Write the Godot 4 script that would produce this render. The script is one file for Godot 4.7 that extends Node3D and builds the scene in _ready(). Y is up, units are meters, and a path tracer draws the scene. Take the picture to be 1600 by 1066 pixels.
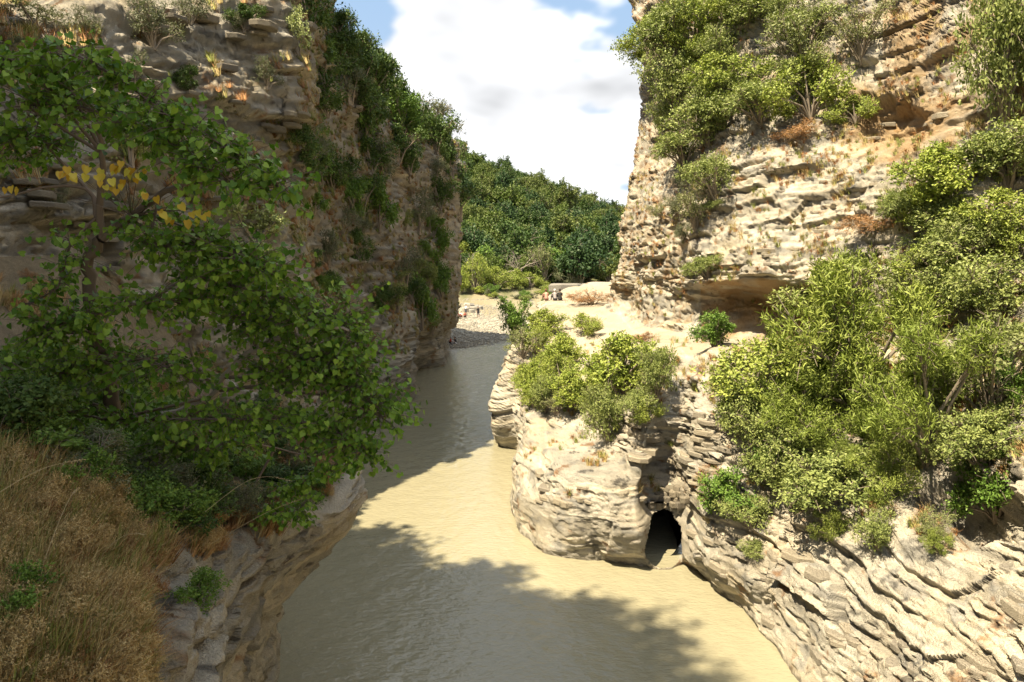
extends Node3D
# A limestone gorge with a muddy river. Units are metres, the water lies at y = 0.
const F := 1143.0
const PITCH := 0.1159
const EYE := Vector3(0, 10, 0)
const FWD := Vector3(0, -0.11564, -0.99329)
const UPV := Vector3(0, 0.99329, -0.11564)

var rng := RandomNumberGenerator.new()
var names := {}
var n_big: FastNoiseLite
var n_mid: FastNoiseLite
var n_fine: FastNoiseLite
var n_stain: FastNoiseLite
var n_stain2: FastNoiseLite
var c_big: FastNoiseLite
var c_small: FastNoiseLite
var c_edge: FastNoiseLite
var M := {}
var surf := {}        # surface name -> {v, n, map}

# ------------------------------------------------------------------ pixel helpers
func P(px: float, py: float, d: float) -> Vector3:
	return EYE + (Vector3((px - 800.0) / F, 0, 0) + UPV * (-(py - 533.0) / F) + FWD) * d
func W(px: float, py: float, h := 0.0) -> Vector3:
	var dir := Vector3((px - 800.0) / F, 0, 0) + UPV * (-(py - 533.0) / F) + FWD
	return EYE + dir * ((h - EYE.y) / dir.y)
func proj(v: Vector3) -> Vector3:
	var r := v - EYE
	var d := r.dot(FWD)
	if d < 0.2: return Vector3(-9999, -9999, d)
	return Vector3(800.0 + F * r.x / d, 533.0 - F * r.dot(UPV) / d, d)

# ------------------------------------------------------------------ scene helpers
func numbered(called: String) -> String:
	if not names.has(called):
		names[called] = 0
		return called
	names[called] += 1
	return "%s_%03d" % [called, names[called]]
func tag(o: Node, label: String, category: String, group := "", kind := "") -> void:
	if label: o.set_meta("label", label)
	if category: o.set_meta("category", category)
	if group: o.set_meta("group", group)
	if kind: o.set_meta("kind", kind)
func thing(called: String, at: Vector3, label: String, category: String, group := "") -> Node3D:
	var o := Node3D.new()
	o.name = numbered(called)
	add_child(o)
	o.position = at
	tag(o, label, category, group)
	return o
func part(called: String, mesh: Mesh, mat: Material, parent: Node) -> MeshInstance3D:
	var o := MeshInstance3D.new()
	o.name = called
	o.mesh = mesh
	o.material_override = mat
	parent.add_child(o, true)
	return o
func structure(called: String, mesh: Mesh, mat: Material) -> MeshInstance3D:
	var o := MeshInstance3D.new()
	o.name = numbered(called)
	o.mesh = mesh
	o.material_override = mat
	add_child(o)
	o.set_meta("kind", "structure")
	return o
func arrays_mesh(v: PackedVector3Array, n: PackedVector3Array, c: PackedColorArray, idx: PackedInt32Array) -> ArrayMesh:
	var a := []
	a.resize(Mesh.ARRAY_MAX)
	a[Mesh.ARRAY_VERTEX] = v
	if n.size(): a[Mesh.ARRAY_NORMAL] = n
	if c.size(): a[Mesh.ARRAY_COLOR] = c
	a[Mesh.ARRAY_INDEX] = idx
	var m := ArrayMesh.new()
	m.add_surface_from_arrays(Mesh.PRIMITIVE_TRIANGLES, a)
	return m

# collects shapes of one mesh
class Bag:
	var v := PackedVector3Array()
	var n := PackedVector3Array()
	var c := PackedColorArray()
	var i := PackedInt32Array()
	func tri(a: Vector3, b: Vector3, d: Vector3, col: Color) -> void:
		var k := v.size()
		var nn := (d - a).cross(b - a).normalized()
		v.append(a); v.append(b); v.append(d)
		for q in 3:
			n.append(nn); c.append(col)
		i.append(k); i.append(k + 1); i.append(k + 2)
	func quad(a: Vector3, b: Vector3, d: Vector3, e: Vector3, nn: Vector3, col: Color) -> void:
		var k := v.size()
		v.append(a); v.append(b); v.append(d); v.append(e)
		for q in 4:
			n.append(nn); c.append(col)
		i.append(k); i.append(k + 1); i.append(k + 2)
		i.append(k); i.append(k + 2); i.append(k + 3)
	# leaf: pointed oval, bent along its length
	func leaf(p: Vector3, along: Vector3, nrm: Vector3, length: float, width: float, col: Color) -> void:
		var side := along.cross(nrm).normalized() * width * 0.5
		var mid := p + along * length * 0.45 + nrm * length * 0.06
		var tip := p + along * length - nrm * length * 0.08
		quad(p, mid - side, tip, mid + side, nrm, col)
	func heart(p: Vector3, along: Vector3, nrm: Vector3, s: float, col: Color) -> void:
		var side := along.cross(nrm).normalized()
		var k := v.size()
		var pts := [[0.0, 0.0, 0.0], [-0.16, 0.3, 0.05], [0.12, 0.52, 0.1], [0.5, 0.42, 0.06], [1.0, 0.0, -0.12], [0.5, -0.42, 0.06], [0.12, -0.52, 0.1], [-0.16, -0.3, 0.05]]
		for q in pts:
			v.append(p + along * (q[0] * s) + side * (q[1] * s) + nrm * (q[2] * s))
			n.append((nrm + side * q[1] * -0.5).normalized())
			c.append(col)
		for t in 6:
			i.append(k); i.append(k + t + 2); i.append(k + t + 1)
	func tube(pts: Array, rads: Array, sides: int, col: Color) -> void:
		var k0 := v.size()
		for s in pts.size():
			var t: Vector3 = (pts[mini(s + 1, pts.size() - 1)] - pts[maxi(s - 1, 0)]).normalized()
			var u := t.cross(Vector3(0.31, 0.2, 0.93)).normalized()
			var w := t.cross(u)
			for q in sides:
				var a := TAU * q / sides
				var o := u * cos(a) + w * sin(a)
				v.append(pts[s] + o * float(rads[s])); n.append(o); c.append(col)
		for s in pts.size() - 1:
			for q in sides:
				var a := k0 + s * sides + q
				var b := k0 + s * sides + (q + 1) % sides
				i.append(a); i.append(a + sides); i.append(b)
				i.append(b); i.append(a + sides); i.append(b + sides)

func bag_mesh(b: Bag) -> ArrayMesh:
	return arrays_mesh(b.v, b.n, b.c, b.i)

# ------------------------------------------------------------------ materials
func noise_tex(freq: float, seed_: int, size: int, oct := 5, type := FastNoiseLite.TYPE_SIMPLEX_SMOOTH, lo := 0.0, hi := 1.0) -> NoiseTexture2D:
	var f := FastNoiseLite.new()
	f.seed = seed_
	f.noise_type = type
	f.frequency = freq
	f.fractal_octaves = oct
	f.fractal_gain = 0.68
	var t := NoiseTexture2D.new()
	t.width = size; t.height = size
	t.seamless = true
	t.noise = f
	if lo > 0.0 or hi < 1.0:
		var g := Gradient.new()
		g.set_color(0, Color(lo, lo, lo)); g.set_color(1, Color(hi, hi, hi))
		t.color_ramp = g
	return t
func rock_material(scale: Vector3, bump: float, lo: float) -> StandardMaterial3D:
	var m := StandardMaterial3D.new()
	m.vertex_color_use_as_albedo = true
	m.roughness = 0.92
	m.metallic_specular = 0.3
	m.uv1_triplanar = true
	m.uv1_world_triplanar = true
	m.uv1_scale = scale
	m.albedo_texture = noise_tex(0.03, 11, 1024, 7, FastNoiseLite.TYPE_SIMPLEX_SMOOTH, lo, 1.0)
	m.heightmap_enabled = true
	m.heightmap_texture = noise_tex(0.035, 12, 1024, 7)
	m.heightmap_scale = bump
	return m
func leaf_material(back: Color, rough := 0.55) -> StandardMaterial3D:
	var m := StandardMaterial3D.new()
	m.vertex_color_use_as_albedo = true
	m.roughness = rough
	m.metallic_specular = 0.35
	m.backlight_enabled = true
	m.backlight = back
	m.cull_mode = BaseMaterial3D.CULL_DISABLED
	return m
func plain_material(rough: float) -> StandardMaterial3D:
	var m := StandardMaterial3D.new()
	m.vertex_color_use_as_albedo = true
	m.roughness = rough
	return m
func fnl(type: int, seed_: int, freq: float, oct: int) -> FastNoiseLite:
	var f := FastNoiseLite.new()
	f.noise_type = type
	f.seed = seed_
	f.frequency = freq
	f.fractal_type = FastNoiseLite.FRACTAL_FBM if oct > 1 else FastNoiseLite.FRACTAL_NONE
	f.fractal_octaves = oct
	return f
func make_noises() -> void:
	n_big = fnl(FastNoiseLite.TYPE_SIMPLEX_SMOOTH, 3, 0.16, 3)
	n_mid = fnl(FastNoiseLite.TYPE_SIMPLEX_SMOOTH, 5, 0.9, 4)
	n_fine = fnl(FastNoiseLite.TYPE_SIMPLEX_SMOOTH, 8, 4.0, 3)
	n_stain = fnl(FastNoiseLite.TYPE_SIMPLEX_SMOOTH, 21, 0.35, 4)
	n_stain2 = fnl(FastNoiseLite.TYPE_SIMPLEX_SMOOTH, 27, 0.8, 4)
	c_big = fnl(FastNoiseLite.TYPE_CELLULAR, 31, 1.0, 1)
	c_big.cellular_return_type = FastNoiseLite.RETURN_CELL_VALUE
	c_big.cellular_distance_function = FastNoiseLite.DISTANCE_MANHATTAN
	c_small = fnl(FastNoiseLite.TYPE_CELLULAR, 37, 1.0, 1)
	c_small.cellular_return_type = FastNoiseLite.RETURN_CELL_VALUE
	c_edge = fnl(FastNoiseLite.TYPE_CELLULAR, 31, 1.0, 1)
	c_edge.cellular_return_type = FastNoiseLite.RETURN_DISTANCE2_SUB
	c_edge.cellular_distance_function = FastNoiseLite.DISTANCE_MANHATTAN

# ------------------------------------------------------------------ spline surfaces
func card(a: Vector3, b: Vector3, c: Vector3, d: Vector3, t: float, k: float) -> Vector3:
	var t2 := t * t
	var t3 := t2 * t
	return b * (2 * t3 - 3 * t2 + 1) + (c - a) * (k * (t3 - 2 * t2 + t)) + c * (-2 * t3 + 3 * t2) + (d - b) * (k * (t3 - t2))
func px_len(a: Vector3, b: Vector3) -> float:
	var p := proj(a)
	var q := proj(b)
	if p.z < 1.0 or q.z < 1.0: return 30.0
	if (p.x < -200 and q.x < -200) or (p.x > 1800 and q.x > 1800) or (p.y < -120 and q.y < -120) or (p.y > 1200 and q.y > 1200): return 20.0
	return minf(Vector2(p.x - q.x, p.y - q.y).length(), 400.0)
# cols[c][r]: control points. Returns {v, n, c, w, h, uu, vv} with rock relief of the given strength, colours from `tint`
func rock_surface(called: String, cols: Array, step: float, out_sign: float, relief: Callable, tint: Callable, hole: Callable, mat: Material) -> MeshInstance3D:
	var nc := cols.size()
	var nr: int = cols[0].size()
	var us := PackedFloat32Array()
	for c in nc - 1:
		var most := 0.0
		for r in nr: most = maxf(most, px_len(cols[c][r], cols[c + 1][r]))
		var k := clampi(int(most / step), 3, 85)
		for q in k: us.append(c + float(q) / k)
	us.append(nc - 1)
	var vs := PackedFloat32Array()
	for r in nr - 1:
		var most := 0.0
		for c in nc: most = maxf(most, px_len(cols[c][r], cols[c][r + 1]))
		var k := clampi(int(most / step), 3, 85)
		for q in k: vs.append(r + float(q) / k)
	vs.append(nr - 1)
	var w := us.size()
	var h := vs.size()
	# first along the rows (height), then along the columns
	var lines := []
	for c in nc:
		var line := PackedVector3Array()
		line.resize(h)
		var col: Array = cols[c]
		for j in h:
			var r := mini(int(vs[j]), nr - 2)
			line[j] = card(col[maxi(r - 1, 0)], col[r], col[r + 1], col[mini(r + 2, nr - 1)], vs[j] - r, 0.38)
		lines.append(line)
	var base := PackedVector3Array()
	base.resize(w * h)
	for i in w:
		var c := mini(int(us[i]), nc - 2)
		var t := us[i] - c
		var la: PackedVector3Array = lines[maxi(c - 1, 0)]
		var lb: PackedVector3Array = lines[c]
		var lc: PackedVector3Array = lines[c + 1]
		var ld: PackedVector3Array = lines[mini(c + 2, nc - 1)]
		for j in h:
			base[i * h + j] = card(la[j], lb[j], lc[j], ld[j], t, 0.42)
	var nb := grid_normals(base, w, h, out_sign)
	var pos := PackedVector3Array()
	pos.resize(w * h)
	for i in w:
		for j in h:
			var k := i * h + j
			pos[k] = relief.call(base[k], nb[k], us[i], vs[j])
	var nn := grid_normals(pos, w, h, out_sign)
	var colr := PackedColorArray()
	colr.resize(w * h)
	for i in w:
		for j in h:
			var k := i * h + j
			colr[k] = tint.call(pos[k], us[i], vs[j])
	var idx := PackedInt32Array()
	var cut := called == "cliff_right"
	for i in w - 1:
		for j in h - 1:
			var a := i * h + j
			if cut and hole.call(base[a]): continue
			if out_sign > 0:
				idx.append_array([a, a + 1, a + h, a + 1, a + h + 1, a + h])
			else:
				idx.append_array([a, a + h, a + 1, a + 1, a + h, a + h + 1])
	var map := {}
	for k in pos.size():
		var q := proj(pos[k])
		if q.z < 1.0 or q.x < -60 or q.x > 1660 or q.y < -200 or q.y > 1120: continue
		var key := (int(q.x + 400) / 6) * 1000 + int(q.y + 400) / 6
		if not map.has(key) or proj(pos[map[key]]).z > q.z: map[key] = k
	surf[called] = {"v": pos, "n": nn, "map": map, "b": nb, "h": h, "us": us, "vs": vs}
	var facing := 0.0
	for k in map.values(): facing += signf(nn[k].dot(EYE - pos[k]))
	print(called, " ", w, "x", h, " facing ", facing / map.size())
	return structure(called, arrays_mesh(pos, nn, colr, idx), mat)
func grid_normals(p: PackedVector3Array, w: int, h: int, s: float) -> PackedVector3Array:
	var o := PackedVector3Array()
	o.resize(w * h)
	for i in w:
		var i0 := maxi(i - 1, 0) * h
		var i1 := mini(i + 1, w - 1) * h
		for j in h:
			var du := p[i1 + j] - p[i0 + j]
			var dv := p[i * h + mini(j + 1, h - 1)] - p[i * h + maxi(j - 1, 0)]
			o[i * h + j] = du.cross(dv).normalized() * s
	return o
# the point of a surface that a pixel of the photograph shows: [position, normal] or null
func hit(called: String, px: float, py: float):
	var s: Dictionary = surf[called]
	var best := -1
	var bd := 1e9
	var kx := int(px + 400) / 6
	var ky := int(py + 400) / 6
	for reach in 5:
		for dx in range(-reach, reach + 1):
			for dy in range(-reach, reach + 1):
				var key := (kx + dx) * 1000 + ky + dy
				if s.map.has(key):
					var k: int = s.map[key]
					var d := proj(s.v[k]).z
					if d < bd:
						bd = d; best = k
		if best >= 0: break
	if best < 0: return null
	return [s.v[best], s.n[best], s.b[best]]

# ------------------------------------------------------------------ rock relief and colour
func rock_relief(p: Vector3, n: Vector3, wy: float, amp: float, smooth_: float, t1 := 0.8, t2 := 0.17, thin_amp := 0.15) -> Vector3:
	var out := Vector3(n.x, n.y * 0.45, n.z)
	var flat := clampf((absf(n.y) - 0.55) / 0.35, 0.0, 1.0)
	var big := n_big.get_noise_3dv(p)
	var mass := n_stain.get_noise_3d(p.x * 0.45 + 70.0, p.y * 0.7, p.z * 0.45)
	# thick beds, then thin beds; every bed is broken by upright joints of its own
	var w1 := (wy + 0.22 * sin(wy * 1.7) + 0.3 * big) / t1
	var i1 := floorf(w1)
	var f1 := w1 - i1
	var b1 := c_small.get_noise_2d(p.x * 0.27 + i1 * 171.37, p.z * 0.27 + i1 * 93.17)
	b1 = 0.7 * b1 + 0.5 * n_mid.get_noise_2d(i1 * 7.7, (p.x + p.z) * 0.12)
	b1 *= smoothstep(0.0, 0.14, f1) * smoothstep(1.0, 0.9, f1)
	var w2 := (wy + 0.06 * sin(wy * 7.0) + 0.12 * big) / t2
	var i2 := floorf(w2)
	var f2 := w2 - i2
	var b2 := c_small.get_noise_2d(p.x * 0.09 / t2 + i2 * 137.77, p.z * 0.09 / t2 + i2 * 91.31)
	b2 = 0.4 * b2 + 0.7 * n_mid.get_noise_2d(i2 * 3.3, (p.x - p.z) * 0.25)
	b2 *= smoothstep(0.0, 0.3, f2) * smoothstep(1.0, 0.75, f2)
	var seam := smoothstep(0.12, 0.0, minf(f1, 1.0 - f1) * 0.8) * 0.10 + smoothstep(0.1, 0.0, minf(f2, 1.0 - f2)) * 0.035
	var thin := smoothstep(-0.12, 0.2, mass)
	var thick := smoothstep(-0.35, 0.05, mass + 0.5 * n_mid.get_noise_3d(p.x * 0.2, p.y * 0.2, p.z * 0.2 + 33.0))
	var d := 0.55 * big + 0.14 * n_mid.get_noise_3d(p.x * 0.7, p.y * 0.9, p.z * 0.7)
	var b := 0.44 * b1 * thick + 1.25 * thin_amp * b2 * (0.3 + 0.7 * thin) - seam * (0.35 + 0.65 * thin)
	b += 0.075 * c_small.get_noise_3d(p.x * 2.6, wy / 0.13, p.z * 2.6) + 0.055 * n_fine.get_noise_3d(p.x * 0.6, p.y * 0.6, p.z * 0.6)
	d += b * lerpf(1.0, 0.35, flat) * smooth_
	return p + out * d * amp
func rock_tint(p: Vector3, wy: float, pale: Color, warm: Color, grey: Color, dark: Color, brown: Color, t_grey: float, t_dark: float, t_brown: float) -> Color:
	var s1 := n_stain.get_noise_3d(p.x, p.y * 1.6, p.z)
	var s2 := n_stain2.get_noise_3d(p.x, p.y * 1.8, p.z)
	var f := n_fine.get_noise_3dv(p)
	var layer := c_small.get_noise_3d(p.x * 0.35, wy / 0.24, p.z * 0.35)
	var c := pale.lerp(warm, clampf(0.36 + s1 * 0.9 + layer * 0.3, 0, 1))
	c = c.lerp(grey, clampf((s2 + 0.35 * f - t_grey) * 3.5, 0, 0.85))
	c = c.lerp(brown, clampf((n_stain2.get_noise_3d(p.z + 40, p.y, p.x) + 0.4 * f - t_brown) * 4.0, 0, 0.8))
	c = c.lerp(dark, clampf((n_stain.get_noise_3d(p.x * 2.0 + 9, p.y * 0.8, p.z * 2.0) + 0.5 * f - t_dark) * 5.0, 0, 0.8))
	c = c.lerp(Color(0.20, 0.175, 0.125), clampf((0.10 + 0.16 * f - p.y) * 12.0, 0, 0.75))  # wet, muddy line left by the river
	return c * (1.0 + 0.28 * layer + 0.18 * f)

func right_dip(p: Vector3) -> float:
	var near := clampf((p.z + 21.0) / 6.0, 0.0, 1.0)
	return p.y + 0.25 * n_mid.get_noise_3d(p.x * 0.3, 0.0, p.z * 0.3) + near * 0.45 * (p.x - 7.0) - 0.05 * p.z
const CAVE := Vector3(4.85, 0.74, -23.2)
func right_relief(p: Vector3, n: Vector3, u: float, v: float) -> Vector3:
	var polish := clampf(p.y / (3.4 if p.z < -22.0 else 1.6), 0.3, 1.0)
	if v > 6.0 and v < 7.0: polish = 0.5
	# the arched niche round the cave mouth
	var q := p - Vector3(4.95, 2.0, -23.3)
	var niche := 1.0 - Vector2(q.x / 1.0, q.y / (2.6 if q.y > 0 else 2.3)).length()
	if niche > 0.0 and p.z < -21.0 and p.z > -27.0 and v < 6.0: polish *= 0.45
	var p2 := rock_relief(p, n, right_dip(p), 1.0, polish)
	if niche > 0.0 and p.z < -21.0 and p.z > -27.0 and v < 6.0:
		var s := clampf(niche * 1.7, 0, 1)
		p2 += Vector3(0.15, 0, -1.25) * (s * s * (3 - 2 * s))
	if v > 2.2 and v < 5.8:
		var pj := proj(p)
		var eh := Vector2((pj.x - 1520.0) / 105.0, (pj.y - 790.0) / 60.0).length()
		if eh < 1.2: p2 -= n * 1.1 * smoothstep(0.0, 0.5, 1.0 - eh + 0.35 * n_mid.get_noise_3dv(p))
	# the ochre recess high on the wall
	var hi := proj(p)
	if v > 10.0 and v < 13.0:
		var e := Vector2((hi.x - 1385.0) / 75.0, (hi.y - 185.0) / 45.0).length()
		if e < 1.2: p2 -= n * 0.9 * smoothstep(0.0, 0.6, 1.0 - e + 0.3 * n_mid.get_noise_3dv(p))
	return p2
func right_tint(p: Vector3, u: float, v: float) -> Color:
	var c := rock_tint(p, right_dip(p), Color(0.70, 0.655, 0.55), Color(0.60, 0.52, 0.38), Color(0.40, 0.385, 0.345), Color(0.10, 0.095, 0.085), Color(0.36, 0.20, 0.095), 0.14, 0.40, 0.36)
	var hi := proj(p)
	# ochre, iron-stained rock inside the two recesses
	var o := 0.0
	if v > 6.9 and v < 9.0 and hi.x > 1095 and hi.x < 1330: o = clampf(0.75 + n_stain2.get_noise_3dv(p) * 1.2, 0, 1)
	var e := Vector2((hi.x - 1395.0) / 95.0, (hi.y - 190.0) / 60.0).length()
	if v > 10.0 and e < 1.2: o = clampf((1.25 - e) * 2.0 + n_stain2.get_noise_3dv(p), 0, 1)
	if v > 11.5 and hi.x > 1380: o = maxf(o, clampf(0.5 + n_stain.get_noise_3dv(p) * 1.5, 0, 0.8))
	c = c.lerp(Color(0.48, 0.31, 0.14), o * 0.75)
	if v > 6.05 and v < 6.95:
		c = c.lerp(Color(0.72, 0.62, 0.46), clampf(0.8 + n_stain2.get_noise_3dv(p), 0, 1))
	if u < 7.2 and v > 7.0:
		# the far flank is overgrown with dry moss and grass
		c = c.lerp(Color(0.40, 0.26, 0.13), clampf((n_stain2.get_noise_3d(p.x * 1.4, p.y * 1.4, p.z * 1.4) - 0.05) * 3.0, 0, 0.6))
	return c
func cave_hole(p: Vector3) -> bool:
	var q := p - CAVE
	if absf(q.x) > 1.2 or p.z < -27.0 or p.z > -21.0: return false
	return Vector2(q.x / 0.64, q.y / (0.80 if q.y > 0 else 0.72)).length() < 1.0 + 0.12 * n_fine.get_noise_2d(p.x * 0.4, p.y * 0.4)

func left_dip(p: Vector3) -> float:
	return p.y + 0.3 * n_mid.get_noise_3d(p.x * 0.3, 0.0, p.z * 0.2) + 0.04 * p.z
func left_relief(p: Vector3, n: Vector3, u: float, v: float) -> Vector3:
	var polish := clampf(p.y / 3.0, 0.35, 1.0)
	return rock_relief(p, n, left_dip(p), 1.2, polish, 1.1, 0.34, 0.34)
func left_tint(p: Vector3, u: float, v: float) -> Color:
	var c := rock_tint(p, left_dip(p), Color(0.70, 0.655, 0.55), Color(0.60, 0.52, 0.38), Color(0.40, 0.385, 0.345), Color(0.10, 0.095, 0.085), Color(0.36, 0.20, 0.095), 0.14, 0.40, 0.36)
	return c
func ledge_relief(p: Vector3, n: Vector3, u: float, v: float) -> Vector3:
	var wy := p.y + 0.3 * n_mid.get_noise_3d(p.x * 0.3, 0.0, p.z * 0.3)
	return rock_relief(p, n, wy, 0.55 if v < 2.6 else 0.8, 1.0 if v > 2.6 else 0.4, 0.5, 0.11, 0.13)
func ledge_tint(p: Vector3, u: float, v: float) -> Color:
	var c := rock_tint(p, p.y, Color(0.70, 0.655, 0.55), Color(0.60, 0.52, 0.38), Color(0.40, 0.385, 0.345), Color(0.10, 0.095, 0.085), Color(0.36, 0.20, 0.095), 0.14, 0.40, 0.36)
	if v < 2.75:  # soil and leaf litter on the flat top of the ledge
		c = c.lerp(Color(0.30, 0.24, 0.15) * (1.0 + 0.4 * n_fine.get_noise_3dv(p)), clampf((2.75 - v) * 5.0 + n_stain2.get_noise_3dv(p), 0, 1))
	return c
func no_hole(_p: Vector3) -> bool:
	return false

func prof(x: float, z: float, pts: Array) -> Array:
	var o := []
	for q in pts: o.append(Vector3(x + q[0], q[1], z + (q[2] if q.size() > 2 else 0.0)))
	return o
func pcol(water: Vector3, pts: Array, tail: Vector3) -> Array:
	var o := [water + Vector3(0, -1.6, 0), water]
	for q in pts: o.append(P(q[0], q[1], q[2]))
	o.append(tail)
	return o

func build_right_cliff() -> void:
	var cols := []
	cols.append(prof(8, -86, [[0, -1.6], [0, 0], [.2, 1.5], [.4, 3], [.5, 4], [.6, 5.4], [1, 6.8], [10, 7.2, -6], [10.2, 9, -6], [10.2, 10.5, -6], [10.6, 13, -6], [11, 17, -6], [12, 21, -6], [13, 26, -6], [15, 33, -6], [40, 40, -6]]))
	cols.append(prof(2.6, -62, [[0, -1.6], [0, 0], [.2, 1.5], [.3, 3], [.4, 4], [.5, 5.4], [.8, 6.7], [8.6, 7.0, -6], [8.7, 9, -6], [8.8, 10.5, -6], [9, 13, -6], [9.5, 17, -6], [10, 21, -6], [11, 26, -6], [13, 33, -6], [38, 40, -6]]))
	cols.append(prof(0.6, -47, [[0, -1.6], [0, 0], [.2, 1.5], [.3, 3], [.5, 4], [.6, 5], [1.2, 6.1], [7.4, 6.8, -5], [7.5, 9, -5], [7.6, 10.5, -5], [8, 13, -5], [8.6, 17, -5], [9.2, 21, -5], [9.8, 26, -5], [11, 33, -5], [36, 40, -5]]))
	cols.append(pcol(W(777, 692), [[775, 655, 38.6], [778, 620, 38.8], [786, 590, 39], [796, 560, 39.3], [808, 542, 39.8], [948, 478, 44.5], [955, 440, 44.5], [960, 420, 44.6], [972, 360, 45], [990, 270, 45.5], [1000, 180, 46], [998, 60, 46.5], [1000, -150, 48]], Vector3(30, 40, -52)))
	cols.append(pcol(W(808, 708), [[812, 670, 37], [815, 640, 37.2], [822, 610, 37.5], [830, 585, 37.8], [845, 560, 38.2], [972, 490, 42.5], [980, 440, 42.5], [985, 415, 42.6], [997, 350, 43], [1010, 270, 43.5], [1025, 190, 44.5], [1025, 60, 45], [1030, -150, 46.5]], Vector3(30, 40, -48)))
	cols.append(pcol(W(798, 788), [[806, 735, 29.5], [822, 690, 30.5], [835, 650, 31.5], [845, 620, 33], [880, 575, 34.5], [1003, 508, 39.5], [1010, 445, 39.5], [1014, 420, 39.4], [1025, 350, 40], [1040, 275, 40.5], [1058, 195, 42], [1060, 60, 42.5], [1065, -150, 44]], Vector3(30, 40, -44)))
	cols.append(pcol(W(818, 832), [[822, 770, 26.8], [850, 712, 28], [862, 675, 30], [870, 635, 31.2], [915, 560, 33], [1032, 515, 37], [1042, 450, 37], [1045, 425, 36.8], [1055, 350, 37.3], [1075, 275, 38], [1090, 200, 39.5], [1100, 60, 40], [1105, -150, 41.5]], Vector3(30, 40, -41)))
	cols.append(pcol(W(868, 866), [[862, 800, 24.6], [868, 735, 25.3], [905, 700, 27.5], [915, 640, 30], [955, 545, 31.5], [1062, 520, 35], [1076, 455, 35], [1078, 435, 34.6], [1095, 350, 35], [1115, 270, 35.7], [1135, 205, 37], [1150, 60, 38], [1155, -150, 39.5]], Vector3(30, 40, -38)))
	cols.append(pcol(W(950, 882), [[945, 815, 23.1], [945, 745, 23.9], [960, 712, 26], [975, 650, 27.5], [1005, 548, 30], [1090, 525, 33], [1112, 462, 34], [1108, 437, 32], [1140, 350, 32.6], [1165, 270, 33.2], [1185, 212, 34.5], [1215, 60, 36], [1220, -150, 37.5]], Vector3(30, 40, -35)))
	cols.append(pcol(W(1018, 888), [[1008, 830, 23.0], [1002, 760, 23.4], [1000, 705, 24.2], [1010, 640, 25], [1045, 550, 27], [1130, 528, 32], [1160, 465, 33.2], [1160, 435, 30.3], [1190, 345, 30.5], [1215, 262, 31.2], [1235, 215, 32.5], [1270, 60, 34.5], [1280, -150, 36]], Vector3(30, 40, -33)))
	cols.append(pcol(W(1045, 890), [[1045, 830, 23.2], [1045, 760, 23.7], [1050, 700, 24.2], [1055, 640, 24.8], [1080, 555, 26.5], [1170, 530, 31], [1200, 470, 32.2], [1205, 436, 29.2], [1235, 340, 29.4], [1260, 258, 30], [1285, 215, 31.5], [1320, 60, 33], [1330, -150, 35]], Vector3(30, 40, -31)))
	cols.append(pcol(W(1072, 882), [[1080, 820, 22.6], [1088, 755, 22.6], [1090, 690, 22.9], [1090, 630, 23.6], [1110, 545, 25.5], [1210, 532, 30], [1240, 475, 30.9], [1245, 440, 28.3], [1280, 335, 28.4], [1310, 255, 29], [1335, 215, 30.5], [1375, 60, 31.5], [1385, -150, 33]], Vector3(30, 40, -29)))
	cols.append(pcol(W(1150, 940), [[1150, 870, 20.8], [1155, 790, 21.3], [1160, 720, 21.8], [1165, 640, 22.6], [1185, 560, 24.5], [1265, 540, 27.5], [1295, 480, 28], [1300, 440, 27], [1340, 325, 26.8], [1365, 250, 27.3], [1390, 210, 29], [1440, 60, 29.5], [1450, -150, 31]], Vector3(30, 40, -26)))
	cols.append(pcol(W(1205, 982), [[1225, 890, 19.2], [1240, 810, 19.8], [1255, 740, 20.6], [1270, 660, 21.6], [1290, 580, 23], [1350, 545, 25], [1370, 480, 25.4], [1375, 430, 25.2], [1400, 320, 25.2], [1430, 240, 25.6], [1455, 190, 26.5], [1500, 60, 27], [1510, -150, 29]], Vector3(30, 40, -23)))
	cols.append(pcol(W(1275, 1066), [[1310, 960, 17], [1340, 870, 17.6], [1360, 790, 18.6], [1380, 700, 19.8], [1400, 610, 21], [1450, 550, 22.5], [1470, 470, 23], [1480, 410, 23.2], [1510, 310, 23.3], [1540, 230, 23.6], [1570, 150, 24], [1600, 40, 25], [1610, -150, 27]], Vector3(30, 40, -20)))
	cols.append(pcol(W(1370, 1165), [[1430, 1040, 14.3], [1480, 940, 14.8], [1505, 840, 15.8], [1530, 740, 17], [1560, 640, 18.2], [1600, 550, 19.5], [1620, 460, 20], [1640, 400, 20.3], [1680, 300, 20.5], [1700, 200, 21], [1720, 100, 21.5], [1740, 0, 22], [1750, -150, 24]], Vector3(30, 38, -16)))
	var near := [[0, -1.6], [0, 0], [1, 2], [1.7, 3.3], [2.5, 4.6], [3.5, 6.2], [4.7, 8], [5.7, 9.5], [6, 11.5], [6.2, 13], [6.7, 15.5], [7.1, 18], [7.7, 20], [8.2, 23], [9.7, 27], [25, 34]]
	cols.append(prof(7.3, -11.5, near))
	cols.append(prof(7.9, -4, near))
	cols.append(prof(8.5, 10, near))
	cols.append(prof(9, 30, near))
	rock_surface("cliff_right", cols, 3.1, 1.0, right_relief, right_tint, cave_hole, M.rock)

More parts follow.
